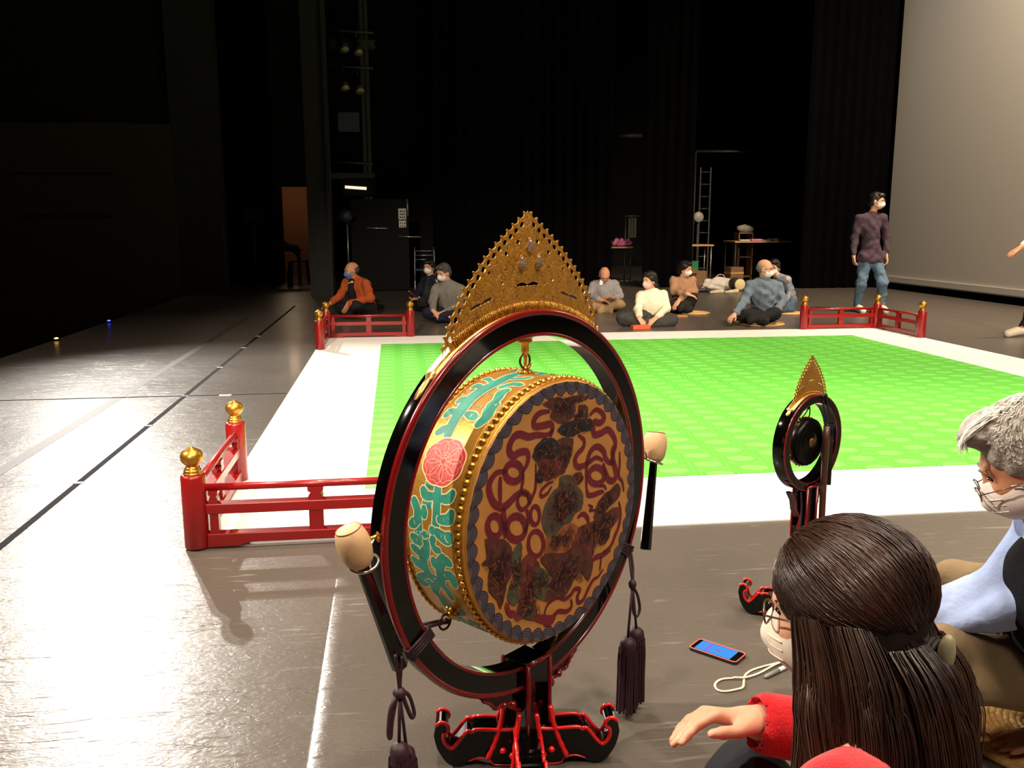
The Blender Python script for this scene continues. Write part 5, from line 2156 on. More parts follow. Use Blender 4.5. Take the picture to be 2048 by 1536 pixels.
q.build('barrel', M('pen_white', (226, 226, 228), 0.25), pen)

# ------------------------------------------------------------------ people
SKIN = M('skin_warm', (212, 156, 124), 0.5, spec=0.35, var=0.06, vscale=12, sss=0.15)
SKIN2 = M('skin_tan', (196, 136, 102), 0.5, spec=0.35, var=0.06, vscale=12, sss=0.15)
HAIRB = M('black_hair', (24, 18, 16), 0.4, var=0.4, vscale=60, stretch=(1, 1, 0.2), bump=0.4, bscale=160)
HAIRG = M('grey_hair', (126, 120, 112), 0.5, var=0.3, vscale=60, bump=0.5, bscale=150)
HAIRM = M('greying_hair', (72, 66, 62), 0.5, var=0.5, vscale=60, bump=0.5, bscale=150)
MASKW = M('white_mask', (232, 230, 224), 0.75)
MASKB = M('blue_mask', (86, 118, 176), 0.75)
MASKP = M('pink_mask', (226, 178, 168), 0.75)
EYEM = M('dark_eye', (24, 16, 14), 0.2)
BROWM = M('eyebrow', (52, 40, 34), 0.8)
FRAME = M('spectacle_metal', (120, 100, 84), 0.3, metal=0.7)


def unit(v):
    v = np.array(v, float)
    return v / (np.linalg.norm(v) + 1e-12)


def headframe(fwd):
    f = unit(fwd)
    r = unit(np.cross(f, [0, 0, 1]))
    u = np.cross(r, f)
    return np.array([r, f, u])          # rows are the local axes


def add_head(S, c, F, k=1.0):
    h = lambda x, y, z: c + k * (x * F[0] + y * F[1] + z * F[2])
    S.ell(h(0, -.014, .030), k * np.array([.075, .094, .084]), F, .02)
    S.ell(h(0, .028, -.025), k * np.array([.060, .064, .088]), F, .03)
    S.ell(h(0, .046, -.082), k * np.array([.036, .036, .026]), F, .03)
    S.cone(h(0, .090, .002), h(0, .104, -.032), .007 * k, .0125 * k, .012)
    S.cone(h(-.035, .080, .020), h(.035, .080, .020), .012 * k, .012 * k, .02)
    for s in (-1, 1):
        S.ell(h(s * .076, -.004, -.012), k * np.array([.010, .020, .030]), F, .008)
        S.ell(h(s * .031, .096, .002), k * np.array([.016, .012, .010]), F, .012, 'sub')
        S.ell(h(s * .034, .066, -.028), k * np.array([.022, .022, .020]), F, .02)
    return h


def face_bits(parent, c, F, k=1.0, brow=BROWM, mouth=False):
    h = lambda x, y, z: Vector(c + k * (x * F[0] + y * F[1] + z * F[2]))
    for s in (-1, 1):
        q = MB()
        q.tube([h(s * .019, .0835, .001), h(s * .025, .087, .0035), h(s * .033, .0865, .0035), h(s * .042, .080, .000)], [k * .002, k * .0036, k * .0036, k * .002], 6)
        q.build('eye', EYEM, parent)
        q = MB()
        q.tube([h(s * .014, .094, .020), h(s * .030, .095, .026), h(s * .048, .081, .021)], [k * .002, k * .0034, k * .002], 6)
        q.build('eyebrow', brow, parent)
    if mouth:
        q = MB()
        q.tube([h(-.022, .088, -.060), h(0, .096, -.058), h(.022, .088, -.060)], [k * .002, k * .0045, k * .002], 6)
        q.build('lips', M('lips', (150, 84, 74), 0.5), parent)


def face_mask(parent, c, F, mat, k=1.0, vox=0.006, drop=0.0):
    h = lambda x, y, z: c + k * (x * F[0] + y * F[1] + (z - drop) * F[2])
    S = SDF(vox)
    S.ell(h(0, .036, -.046), k * np.array([.066, .074, .060]), F, .01)
    S.cone(h(0, .098, -.020), h(0, .106, -.045), .008 * k, .014 * k, .03)
    S.box(h(0, .095, -.047), k * np.array([.075, .060, .043]), F, .003, .004, 'int')
    m = S.build('face_mask', mat, parent, smooth_it=2)
    q = MB()
    for s in (-1, 1):
        for zz in (-.014, -.080):
            pts = [Vector(h(s * .062, .052, zz)), Vector(h(s * .074, .015, zz * .6 - .01)), Vector(h(s * .084, -.014, -.012 + (.012 if zz > -.05 else -.02)))]
            q.tube(smooth_path([tuple(p) for p in pts], 4), .0018 * k, 5)
    q.build('ear_loop', mat, m)
    # pleats
    q = MB()
    for zz in (-.035, -.048, -.062):
        q.tube(smooth_path([tuple(h(-.055, .078, zz)), tuple(h(-.03, .103, zz)), tuple(h(0, .1125, zz)), tuple(h(.03, .103, zz)), tuple(h(.055, .078, zz))], 4), .0011 * k, 5)
    q.build('pleat', mat, m)
    return m


def spectacles(parent, c, F, k=1.0, drop=0.0):
    h = lambda x, y, z: Vector(c + k * (x * F[0] + y * F[1] + (z - drop) * F[2]))
    g_ = MB()
    for s in (-1, 1):
        g_.tube([h(s * .033 + .0225 * math.cos(a), .108 - .004 * abs(math.cos(a)), .000 + .0155 * math.sin(a)) for a in np.linspace(0, 2 * PI, 19)[:-1]], .0016 * k, 5, closed=True)
        g_.tube([h(s * .055, .104, .003), h(s * .074, .06, .004), h(s * .082, -.005, .000)], .0015 * k, 5)
    g_.tube([h(-.011, .110, .003), h(.011, .110, .003)], .0015 * k, 5)
    return g_.build('spectacles', FRAME, parent)


def hand(S, w, d, pn, side, curl=(0.25, 0.35, 0.3), k=1.0, spread=0.06, thumb_in=0.0):
    """w wrist, d direction of the hand, pn where the palm faces, side = +1/-1 thumb side along cross(d, pn)"""
    d = unit(d)
    pn = unit(np.array(pn) - d * np.dot(pn, d))
    lat = np.cross(d, pn) * side
    S.cone(w, w + d * .03 * k, .023 * k, .022 * k, .02)
    for o in (-.024, -.008, .008, .024):
        S.cone(w + d * .022 * k + lat * o * .75 * k, w + d * .088 * k + lat * o * 1.05 * k, .0135 * k, .0115 * k, .012)
    for i, (o, L) in enumerate(((.027, .072), (.009, .080), (-.009, .076), (-.026, .060))):
        p = w + d * .090 * k + lat * o * k
        ang = 0.0
        dd = d + lat * (o / .027) * spread
        for j, f in enumerate((.44, .32, .24)):
            ang += curl[j]
            v = unit(dd * math.cos(ang) + pn * math.sin(ang))
            e = p + v * L * f * k
            S.cone(p, e, (.0092 - .0008 * j) * k, (.0086 - .0010 * j) * k, .004)
            p = e
    p = w + d * .030 * k + lat * .026 * k + pn * .006 * k
    v = unit(d * .72 + lat * (.62 - thumb_in) + pn * (.25 + thumb_in))
    e = p + v * .042 * k
    S.cone(p, e, .0150 * k, .0112 * k, .012)
    v = unit(d * .95 + lat * (.25 - thumb_in) + pn * (.20 + thumb_in))
    e2 = e + v * .030 * k
    S.cone(e, e2, .0108 * k, .0098 * k, .004)
    S.cone(e2, e2 + v * .022 * k, .0096 * k, .0076 * k, .004)


class Person:
    """joints are world points; meshes are stored relative to the root at the feet or seat"""

    def __init__(self, base, name, label, group='players seated around the dance floor'):
        self.b = np.array(base, float)
        self.root = empty('person', tuple(base))
        tag(self.root, label, 'person', group)

    def w(self, px, py, Y):
        return np.array(at(px, py, Y)) - self.b

    def body(self, J, F, k=1.0, skin=SKIN, vox=0.0085, feet=True, handspec=None):
        S = SDF(vox)
        c = J['head']
        add_head(S, c, F, k)
        S.cone(J['neck'], c + k * (-.018 * F[1] - .055 * F[2]), .052 * k, .047 * k, .025)
        S.chain([J['pelvis'], J['chest'], J['neck']], [.095, .085, .046], .05)
        for a in ('l', 'r'):
            if 'sh' + a in J:
                S.chain([J['sh' + a], J['el' + a], J['wr' + a]], [.040, .034, .024], .02)
                S.cone(J['neck'], J['sh' + a], .035, .038, .03)
                if handspec and a in handspec:
                    hand(S, J['wr' + a], *handspec[a])
            if 'hi' + a in J:
                S.chain([J['hi' + a], J['kn' + a], J['an' + a]], [.075, .050, .035], .03)
                if 'to' + a in J:
                    S.cone(J['an' + a], J['to' + a], .034, .026, .02)
        return S.build('body', skin, self.root)

    def top(self, J, mat, k=1.0, vox=0.011, sleeve=1.0, name='shirt', seed=1, fat=1.0, hem=0.0, cuff=0.03, amp=0.0055, sleeves=('l', 'r'), cut=None):
        S = SDF(vox)
        sp = unit(J['neck'] - J['pelvis'])
        rt = unit(J['shr'] - J['shl'])
        fw = unit(np.cross(sp, rt))
        rt = np.cross(fw, sp)
        Fm = np.array([rt, fw, sp])
        mid = (J['pelvis'] + J['chest']) / 2
        L = np.linalg.norm(J['neck'] - J['pelvis'])
        S.ell(J['chest'], np.array([.168 * fat, .118 * fat, .20]) * k, Fm, .05)
        S.ell(mid - sp * (.03 + hem), np.array([.158 * fat, .128 * fat, .20 + hem]) * k, Fm, .05)
        S.cone(J['pelvis'] + sp * .0, J['chest'], .125 * fat * k, .12 * fat * k, .05)
        S.cone(J['neck'] - sp * .01, J['neck'] + sp * .012, .060 * k, .056 * k, .03)
        for a in sleeves:
            d = unit(J['wr' + a] - J['el' + a])
            S.cone(J['neck'] - sp * .03, J['sh' + a] * .9 + J['chest'] * .1, .058 * k, .058 * k, .05)
            S.chain([J['sh' + a] * .93 + J['chest'] * .07, J['el' + a], J['wr' + a] - d * cuff], [.060 * sleeve, .052 * sleeve, .040 * sleeve], .03)
        if cut:
            S.cone(J['hil'] + np.array([0, 0, .03]), J['hir'] + np.array([0, 0, .03]), .12, .12, .05)
            S.box(J['pelvis'] - np.array([0, 0, cut + .3]), np.array([.25, .25, .3]), None, .002, .004, 'sub')
        return S.build(name, mat, self.root, wrinkle=(amp, 38, seed))

    def legs(self, J, mat, k=1.0, vox=0.011, wide=1.0, name='trousers', seed=3, amp=0.006):
        S = SDF(vox)
        S.ell(J['pelvis'], np.array([.165, .135, .11]) * k, None, .05)
        for a in ('l', 'r'):
            S.chain([J['hi' + a], J['kn' + a], J['an' + a]], [.095 * wide, .074 * wide, .052 * wide], .03)
            S.cone(J['pelvis'], J['hi' + a], .11, .095 * wide, .04)
        return S.build(name, mat, self.root, wrinkle=(amp, 34, seed))

    def shoes(self, J, mat, name='shoe'):
        for a in ('l', 'r'):
            if 'to' + a not in J:
                continue
            S = SDF(.008)
            S.cone(J['an' + a] - np.array([0, 0, .03]), J['to' + a], .046, .040, .02)
            S.cone(J['an' + a] * .5 + J['to' + a] * .5, J['to' + a], .044, .040, .02)
            z = min(J['an' + a][2], J['to' + a][2])
            S.build(name, mat, self.root)

    def hair(self, c, F, mat, style='short', k=1.0, vox=0.007):
        h = lambda x, y, z: c + k * (x * F[0] + y * F[1] + z * F[2])
        S = SDF(vox)
        if style == 'bald':
            S.ell(h(0, -.030, .008), k * np.array([.0815, .088, .070]), F, .01)
            S.ell(h(0, .000, .095), k * np.array([.072, .115, .058]), F, .02, 'sub')
            S.ell(h(0, .110, -.02), k * np.array([.11, .098, .14]), F, .015, 'sub')
        else:
            S.ell(h(0, -.018, .036), k * np.array([.084, .102, .093]), F, .01)
            S.ell(h(0, -.055, -.020), k * np.array([.074, .062, .070]), F, .03)
            if style == 'thin':
                S.ell(h(0, .135, .055), k * np.array([.082, .105, .085]), F, .02, 'sub')
            else:
                S.ell(h(0, .052, .085), k * np.array([.070, .050, .032]), F, .02)
            S.ell(h(0, .112, -.030), k * np.array([.074, .085, .090]), F, .02, 'sub')
            S.ell(h(0, .045, -.075), k * np.array([.10, .062, .060]), F, .02, 'sub')
            if style in ('tied', 'bun'):
                for s in (-1, 1):
                    S.cone(h(s * .076, .030, .035), h(s * .070, -.03, -.035), .014 * k, .014 * k, .02)
                S.ell(h(0, -.060, -.035), k * np.array([.066, .050, .050]), F, .03)
                if style == 'tied':
                    S.chain([h(0, -.105, -.040), h(0, -.130, -.075), h(0, -.125, -.14)], [.024 * k, .026 * k, .012 * k], .02)
                else:
                    S.ell(h(0, -.118, .010), k * np.array([.036, .030, .036]), F, .01)
        return S.build('hair', mat, self.root, wrinkle=(0.0016, 160, 5))


def mk(P, d):
    return {k: (P.w(*v) if len(v) == 3 and v[0] > 30 else np.array(v)) for k, v in d.items()}


def straw_mat(loc, r_, label, group='round straw seat mats'):
    root = empty('straw_mat', (loc[0], loc[1], 0))
    tag(root, label, 'mat', group)
    q = MB()
    n = 40
    for j in range(17):
        rr = r_ * (j + 0.6) / 17.4
        q.tube([(rr * math.cos(a), rr * math.sin(a), 0.010 + 0.001 * (j % 2)) for a in np.linspace(0, 2 * PI, n + 1)[:-1]], r_ / 17.4 * 0.58, 6, closed=True)
    q.build('coil', M('woven_straw', (206, 164, 100), 0.8, var=0.25, vscale=70, bump=0.5, bscale=120), root)
    q = MB()
    q.tube([(r_ * math.cos(a), r_ * math.sin(a), 0.010) for a in np.linspace(0, 2 * PI, 49)[:-1]], 0.010, 8, closed=True)
    q.build('rim', MATS['woven_straw'], root)
    return root


CORD = lambda n_, c_: M(n_, c_, 0.85, spec=0.2, var=0.12, vscale=40, bump=1.0, bscale=20)
C_ORANGE = CORD('orange_corduroy', (176, 82, 40))
C_BLACKT = CORD('black_trousers', (34, 33, 32))
C_DGREY = CORD('dark_grey_wool', (60, 58, 56))
C_GREY = CORD('grey_flannel', (122, 118, 110))
C_NAVY = CORD('navy_cotton', (34, 36, 52))
C_LGREY = CORD('light_grey_knit', (140, 136, 136))
C_KHAKI = CORD('khaki_twill', (150, 122, 88))
C_CREAM = CORD('cream_knit', (232, 218, 190))
C_BROWN = CORD('brown_knit', (158, 120, 92))
C_BLUE = CORD('blue_grey_denim_shirt', (106, 118, 132))
C_PLUM = CORD('plum_check_shirt', (66, 52, 62))
C_JEANS = CORD('blue_jeans', (86, 108, 128))
C_WHITE = CORD('white_shirt', (226, 224, 220))

# 1 man in the orange jacket
Y = 12.6
P = Person((at(728, 632, Y).x, Y, 0), 'p', 'bald man in an orange corduroy jacket and blue mask sitting cross-legged')
J = mk(P, dict(head=(703, 541, Y - .02), neck=(711, 562, Y), chest=(719, 580, Y), pelvis=(731, 616, Y + .02), shl=(733, 566, Y - .16), ell=(741, 597, Y - .24), wrl=(697, 606, Y - .36),
               shr=(692, 564, Y + .10), elr=(680, 592, Y + .05), wrr=(661, 607, Y - .05), hil=(737, 618, Y - .08), knl=(712, 612, Y - .36), anl=(690, 624, Y - .20),
               hir=(722, 618, Y + .08), knr=(680, 615, Y + .05), anr=(703, 625, Y - .26)))
F = headframe((-.86, -.42, -.10))
P.body(J, F, 1.0, SKIN2, handspec={'l': ((-.5, -.1, -1), (-.5, .8, 0), 1, (.2, .3, .2)), 'r': ((-1, -.1, -.35), (0, 0, -1), 1, (.3, .4, .3))})
P.top(J, C_ORANGE, 1.02, name='jacket', seed=11, hem=.05, sleeve=1.08, fat=1.03)
P.legs(J, C_BLACKT, seed=2)
S = SDF(.009)
S.cone(J['neck'] + [-.05, -.06, .0], J['chest'] + [-.10, -.10, -.03], .045, .055, .02)
S.cone(J['chest'] + [-.10, -.10, -.03], J['chest'] + [-.085, -.095, -.14], .055, .06, .02)
S.build('shirt', CORD('black_shirt', (26, 25, 26)), P.root)
q = MB()
q.tube(smooth_path([tuple(J['neck'] + np.array(v)) for v in ((-.055, .03, .01), (-.085, -.03, -.02), (-.075, -.085, -.025), (-.03, -.10, .0))], 5), .018, 8)
q.build('neckerchief', M('white_patterned_scarf', (196, 192, 184), 0.8, var=0.6, vscale=90), P.root)
P.hair(J['head'], F, HAIRM, 'bald')
face_bits(P.root, J['head'], F)
face_mask(P.root, J['head'], F, MASKB)

# 2 woman in the navy cardigan, behind the man in grey
Y = 13.5
P = Person((at(852, 622, Y).x, Y, 0), 'p', 'woman in a navy cardigan and white mask holding a dark flute case')
J = mk(P, dict(head=(858, 534, Y), neck=(862, 556, Y), chest=(862, 574, Y), pelvis=(866, 606, Y + .03), shl=(874, 562, Y - .14), ell=(872, 590, Y - .22), wrl=(838, 597, Y - .40),
               shr=(848, 560, Y + .10), elr=(838, 586, Y), wrr=(829, 597, Y - .22), hil=(870, 608, Y - .08), knl=(846, 604, Y - .40), anl=(832, 614, Y - .20), hir=(858, 608, Y + .08), knr=(830, 606, Y - .05), anr=(845, 614, Y - .30)))
F = headframe((-.55, -.83, -.08))
P.body(J, F, .95, SKIN, handspec={'l': ((-1, -.2, -.15), (0, 0, 1), -1, (.4, .5, .4)), 'r': ((-.7, -.5, -.5), (.5, -.2, -.5), 1, (.5, .5, .4))})
P.top(J, C_NAVY, .92, name='cardigan', seed=12)
P.legs(J, C_BLACKT, .95, seed=4)
S = SDF(.009)
S.cone(J['neck'] + [-.03, -.05, -.02], J['chest'] + [-.07, -.095, -.12], .045, .060, .02)
S.build('inner_top', CORD('dark_green_top', (48, 54, 40)), P.root)
P.hair(J['head'], F, HAIRB, 'tied', .97)
face_bits(P.root, J['head'], F, .97)
face_mask(P.root, J['head'], F, MASKW, .97)
a, b = at(818, 583, Y - .45), at(842, 602, Y - .42)
q = MB()
q.tube([a, a + (b - a) * .1, b], [.012, .017, .015], 10)
fl = tag(q.build('flute_case', M('dark_red_wood', (70, 26, 24), 0.4)), 'short dark flute case held by the woman in the navy cardigan', 'flute case')
q = MB()
q.tube([a - (b - a) * .04, a + (b - a) * .06], [.010, .0135], 10)
q.build('end_cap', M('pale_cap', (176, 166, 150), 0.5), fl)

# 3 man in the grey flannel shirt
Y = 12.0
P = Person((at(893, 636, Y).x, Y, 0), 'p', 'man in a grey button shirt and white mask with both hands folded in his lap')
J = mk(P, dict(head=(887, 545, Y - .03), neck=(897, 569, Y), chest=(898, 588, Y), pelvis=(903, 624, Y + .05), shl=(922, 577, Y - .08), ell=(920, 610, Y - .14), wrl=(890, 624, Y - .36),
               shr=(872, 576, Y - .0), elr=(866, 604, Y - .16), wrr=(866, 621, Y - .38), hil=(915, 626, Y - .02), knl=(925, 624, Y - .36), anl=(876, 636, Y - .40), hir=(893, 626, Y + .02), knr=(856, 626, Y - .14), anr=(900, 637, Y - .42)))
F = headframe((-.72, -.62, -.28))
P.body(J, F, 1.0, SKIN, handspec={'l': ((-1, -.3, -.15), (.2, .1, -1), -1, (.2, .25, .2)), 'r': ((.55, -.4, -.6), (0, .4, -1), 1, (.2, .3, .3))})
P.top(J, C_GREY, 1.0, seed=13, sleeve=1.1)
P.legs(J, C_NAVY, seed=6)
q = MB()
for i in range(4):
    p = J['chest'] + (J['pelvis'] - J['chest']) * (i * .22 - .1) + np.array([-.045, -.128, 0])
    q.lathe([(0, -.003), (.006, 0), (0, .003)], 8, p, 'y')
q.build('button', M('pale_button', (200, 190, 170), 0.4), P.root)
P.hair(J['head'], F, HAIRM, 'short')
face_bits(P.root, J['head'], F)
face_mask(P.root, J['head'], F, MASKW)
q = MB()
wv = J['wrl']
q.tube([wv + np.array([.018, .0, 0]) + np.array([.003, .027 * math.cos(a), .027 * math.sin(a)]) for a in np.linspace(0, 2 * PI, 15)[:-1]], .006, 6, closed=True)
q.build('wristwatch', M('black_strap', (18, 18, 20), 0.4), P.root)

# 4 old man in the grey sweater
Y = 13.0
P = Person((at(1210, 622, Y).x, Y, 0), 'p', 'balding man with a short beard in a pale grey sweater and khaki trousers looking down')
J = mk(P, dict(head=(1209, 550, Y - .08), neck=(1209, 569, Y), chest=(1210, 582, Y), pelvis=(1210, 612, Y + .04), shl=(1232, 568, Y), ell=(1241, 593, Y - .06), wrl=(1226, 596, Y - .30),
               shr=(1187, 568, Y), elr=(1180, 592, Y - .06), wrr=(1200, 600, Y - .30), hil=(1220, 613, Y), knl=(1238, 608, Y - .24), anl=(1200, 622, Y - .36), hir=(1199, 613, Y), knr=(1182, 610, Y - .22), anr=(1220, 623, Y - .38)))
F = headframe((-.05, -.80, -.60))
P.body(J, F, .98, SKIN2, handspec={'l': ((-.7, -.3, .2), (-.2, .2, -1), -1, (.5, .6, .4)), 'r': ((.7, -.3, -.1), (0, 0, -1), 1, (.4, .4, .3))})
P.top(J, C_LGREY, 1.0, seed=14, sleeve=1.05, name='sweater')
P.legs(J, C_KHAKI, seed=7)
P.hair(J['head'], F, HAIRG, 'bald')
face_bits(P.root, J['head'], F, .98, HAIRG, True)
h = lambda x, y, z: J['head'] + x * F[0] + y * F[1] + z * F[2]
S = SDF(.006)
S.ell(h(0, .060, -.088), (.036, .036, .022), F, .02)
S.cone(h(-.03, .078, -.048), h(.03, .078, -.048), .011, .011, .01)
S.build('beard', M('grey_beard', (110, 100, 92), 0.8, var=0.3, vscale=80), P.root)
spectacles(P.root, J['head'], F)
q = MB()
q.prism([(0, 0), (.05, .0), (.058, .05), (.03, .085), (.002, .06)], 0, .012, 'xz')
q.build('hanging_mask', MASKW, P.root, tuple(J['neck'] + np.array([-.105, -.115, .0])))
q = MB()
for s in (-1, 1):
    q.add([tuple(J['neck'] + np.array(v)) for v in ((s * .01, -.075, .01), (s * .055, -.05, .03), (s * .075, -.085, -.03), (s * .03, -.11, -.05))], [(0, 1, 2, 3)])
q.build('collar', C_WHITE, P.root)

# 5 woman in cream
Y = 11.1
P = Person((at(1290, 650, Y).x, Y, 0), 'p', 'woman in a cream sweater and pink mask with dark hair tied back')
J = mk(P, dict(head=(1299, 561, Y - .02), neck=(1305, 586, Y + .02), chest=(1304, 604, Y), pelvis=(1304, 634, Y + .08), shl=(1328, 588, Y + .02), ell=(1333, 616, Y - .10), wrl=(1312, 636, Y - .38),
               shr=(1279, 590, Y), elr=(1276, 620, Y - .10), wrr=(1278, 636, Y - .38), hil=(1318, 636, Y), knl=(1342, 640, Y - .25), anl=(1290, 648, Y - .28), hir=(1290, 636, Y), knr=(1247, 637, Y - .16), anr=(1300, 650, Y - .36)))
F = headframe((-.86, -.50, -.05))
P.body(J, F, .95, SKIN, handspec={'l': ((-.75, -.3, -.5), (-.2, .3, -1), -1, (.15, .3, .3)), 'r': ((.35, -.4, -.6), (.2, .2, -1), 1, (.15, .3, .3))})
P.top(J, C_CREAM, .92, seed=15, cuff=.05, sleeve=1.0, name='sweater')
P.legs(J, C_DGREY, .95, wide=1.12, seed=8)
P.hair(J['head'], F, HAIRB, 'tied', .98)
face_bits(P.root, J['head'], F, .96)
face_mask(P.root, J['head'], F, MASKP, .95)
a = at(1281, 652, Y - .5)
q = MB()
q.box((0, 0, .022), (.23, .10, .044), (0, 0, .12))
bx_ = tag(q.build('red_box', M('red_lacquer_box', (206, 92, 54), 0.4), None, (a.x, a.y, 0), bevel=.004), 'flat orange-red box under the hands of the woman in cream', 'box')
q = MB()
q.box((0, 0, .047), (.20, .085, .008), (0, 0, .12))
q.build('lid', MATS['red_lacquer_box'], bx_)

# 6 woman in the brown top
Y = 12.5
P = Person((at(1366, 626, Y).x, Y, 0), 'p', 'woman in a brown knit top and white mask with crossed wrists on her knee')
J = mk(P, dict(head=(1370, 541, Y - .02), neck=(1365, 563, Y + .02), chest=(1364, 580, Y), pelvis=(1366, 610, Y + .06), shl=(1386, 562, Y + .02), ell=(1388, 586, Y - .05), wrl=(1358, 604, Y - .34),
               shr=(1345, 563, Y), elr=(1347, 586, Y - .14), wrr=(1374, 591, Y - .36), hil=(1376, 612, Y), knl=(1385, 600, Y - .26), anl=(1360, 620, Y - .40), hir=(1356, 612, Y), knr=(1348, 614, Y - .26), anr=(1380, 622, Y - .36)))
F = headframe((.72, -.68, -.12))
P.body(J, F, .94, SKIN, handspec={'l': ((-.6, -.3, -.7), (0, .3, -1), -1, (.2, .3, .3)), 'r': ((.9, -.2, -.3), (0, .2, -1), 1, (.2, .3, .3))})
P.top(J, C_BROWN, .90, seed=16, name='knit_top')
S = SDF(.009)
S.ell(J['chest'] + [0, -.075, -.03], (.085, .045, .07), None, .02)
S.build('bodice', CORD('dark_brown_bodice', (70, 50, 44)), P.root)
P.legs(J, C_BLACKT, .93, seed=9)
P.hair(J['head'], F, HAIRB, 'bun', .97)
face_bits(P.root, J['head'], F, .95)
face_mask(P.root, J['head'], F, MASKW, .95)
P.root.location.z += .022
g_ = at(1368, 626, Y - .1)
straw_mat((g_.x + .14, Y - .12), .22, 'round straw mat under the woman in the brown top')
q = MB()
a = at(1357, 633, Y - .55)
q.box((0, 0, .012), (.22, .14, .024), (0, 0, .1))
tag(q.build('wooden_board', M('pale_board', (168, 120, 70), 0.6, var=0.15), None, (a.x, Y - .55, 0), bevel=.003), 'small wooden board on the floor before the woman in the brown top', 'board')

# 7 man in the blue-grey shirt
Y = 11.0
P = Person((at(1524, 648, Y).x, Y, 0), 'p', 'balding man in a blue-grey shirt and white mask sitting beside the right-hand railing')
J = mk(P, dict(head=(1530, 541, Y - .02), neck=(1527, 567, Y + .02), chest=(1526, 588, Y), pelvis=(1530, 630, Y + .05), shl=(1556, 574, Y), ell=(1566, 606, Y - .06), wrl=(1552, 626, Y - .30),
               shr=(1498, 573, Y), elr=(1488, 606, Y - .08), wrr=(1469, 632, Y - .30), hil=(1543, 632, Y), knl=(1549, 630, Y - .36), anl=(1500, 644, Y - .40), hir=(1515, 632, Y), knr=(1484, 634, Y - .16), anr=(1530, 646, Y - .44)))
F = headframe((.74, -.66, -.10))
P.body(J, F, 1.03, SKIN, handspec={'l': ((-.75, -.6, -.2), (0, 0, -1), -1, (.15, .2, .2)), 'r': ((-.7, -.5, -.4), (.2, .2, -1), 1, (.4, .5, .4))})
P.top(J, C_BLUE, 1.04, seed=17, sleeve=1.12)
P.legs(J, C_BLACKT, seed=10)
q = MB()
for s in (-1, 1):
    q.add([tuple(J['neck'] + np.array(v)) for v in ((s * .012, -.080, -.015), (s * .055, -.050, .035), (s * .085, -.080, -.01), (s * .045, -.112, -.05))], [(0, 1, 2, 3)])
q.build('collar', C_BLUE, P.root)
P.hair(J['head'], F, HAIRG, 'bald', 1.03)
face_bits(P.root, J['head'], F, 1.03)
face_mask(P.root, J['head'], F, MASKW, 1.03)
spectacles(P.root, J['head'], F, 1.03)
P.root.location.z += .022
straw_mat((at(1520, 646, Y - .1).x, Y - .1), .30, 'round straw mat under the man in the blue-grey shirt')

# 8 woman kneeling behind him
Y = 12.3
P = Person((at(1568, 624, Y).x, Y, 0), 'p', 'woman with a white hair clip in a patterned blue-grey top kneeling behind the blue-grey shirt')
J = mk(P, dict(head=(1548, 538, Y), neck=(1556, 558, Y), chest=(1566, 574, Y), pelvis=(1574, 606, Y + .05), shl=(1574, 562, Y - .14), ell=(1580, 590, Y - .16), wrl=(1572, 606, Y - .30),
               shr=(1552, 562, Y + .14), elr=(1548, 588, Y + .10), wrr=(1552, 606, Y - .1), hil=(1576, 610, Y - .07), knl=(1554, 618, Y - .26), anl=(1586, 622, Y - .10), hir=(1570, 610, Y + .08), knr=(1545, 618, Y - .04), anr=(1582, 622, Y + .12)))
F = headframe((-.62, -.75, -.10))
P.body(J, F, .94, SKIN, handspec={'l': ((-.7, -.3, -.6), (0, .3, -1), -1, (.2, .3, .3)), 'r': ((-.5, -.5, -.6), (0, .3, -1), 1, (.2, .3, .3))})
P.top(J, M('patterned_top', (112, 118, 128), 0.85, var=0.6, vscale=24), .92, seed=18)
P.legs(J, CORD('blue_skirt', (74, 92, 112)), .93, seed=12)
P.hair(J['head'], F, HAIRB, 'bun', .97)
h = lambda x, y, z: J['head'] + x * F[0] + y * F[1] + z * F[2]
q = MB()
q.tube([h(.085, -.03, .04), h(.09, -.045, .02), h(.088, -.06, .0)], [.007, .011, .007], 8)
q.build('hair_clip', M('white_clip', (226, 206, 196), 0.5), P.root)
face_bits(P.root, J['head'], F, .95)
face_mask(P.root, J['head'], F, MASKW, .95)
P.root.location.z += .022
straw_mat((at(1578, 630, Y - .2).x, Y - .15), .22, 'round straw mat under the woman in the patterned top')

# 9 standing man
Y = 12.15
P = Person((at(1742, 628, Y).x, Y, 0), 'p', 'man with glasses in a plum shirt and blue jeans standing before the screen', 'people standing on the stage')
J = mk(P, dict(head=(1754, 402, Y - .02), neck=(1744, 430, Y + .02), chest=(1741, 456, Y + .02), pelvis=(1742, 518, Y + .02), shl=(1768, 434, Y + .03), ell=(1773, 478, Y + .05), wrl=(1772, 510, Y - .02),
               shr=(1717, 436, Y + .02), elr=(1709, 478, Y + .05), wrr=(1707, 511, Y - .02), hil=(1752, 522, Y), knl=(1765, 566, Y - .12), anl=(1762, 612, Y - .06), tol=(1772, 622, Y - .30),
               hir=(1730, 522, Y), knr=(1722, 568, Y - .02), anr=(1714, 611, Y + .10), tor=(1726, 622, Y - .14)))
F = headframe((.70, -.70, -.06))
P.body(J, F, 1.0, SKIN, handspec={'l': ((.05, -.25, -1), (-1, 0, 0), 1, (.3, .4, .3)), 'r': ((.05, -.2, -1), (1, 0, 0), -1, (.4, .5, .4))})
P.top(J, C_PLUM, 1.02, seed=19, hem=.10, sleeve=1.06, fat=.88, cut=.055)
P.legs(J, C_JEANS, .95, wide=.98, seed=20)
P.shoes(J, M('cream_shoe', (222, 210, 186), 0.6))
P.hair(J['head'], F, HAIRB, 'short')
face_bits(P.root, J['head'], F)
face_mask(P.root, J['head'], F, MASKW)
spectacles(P.root, J['head'], F)

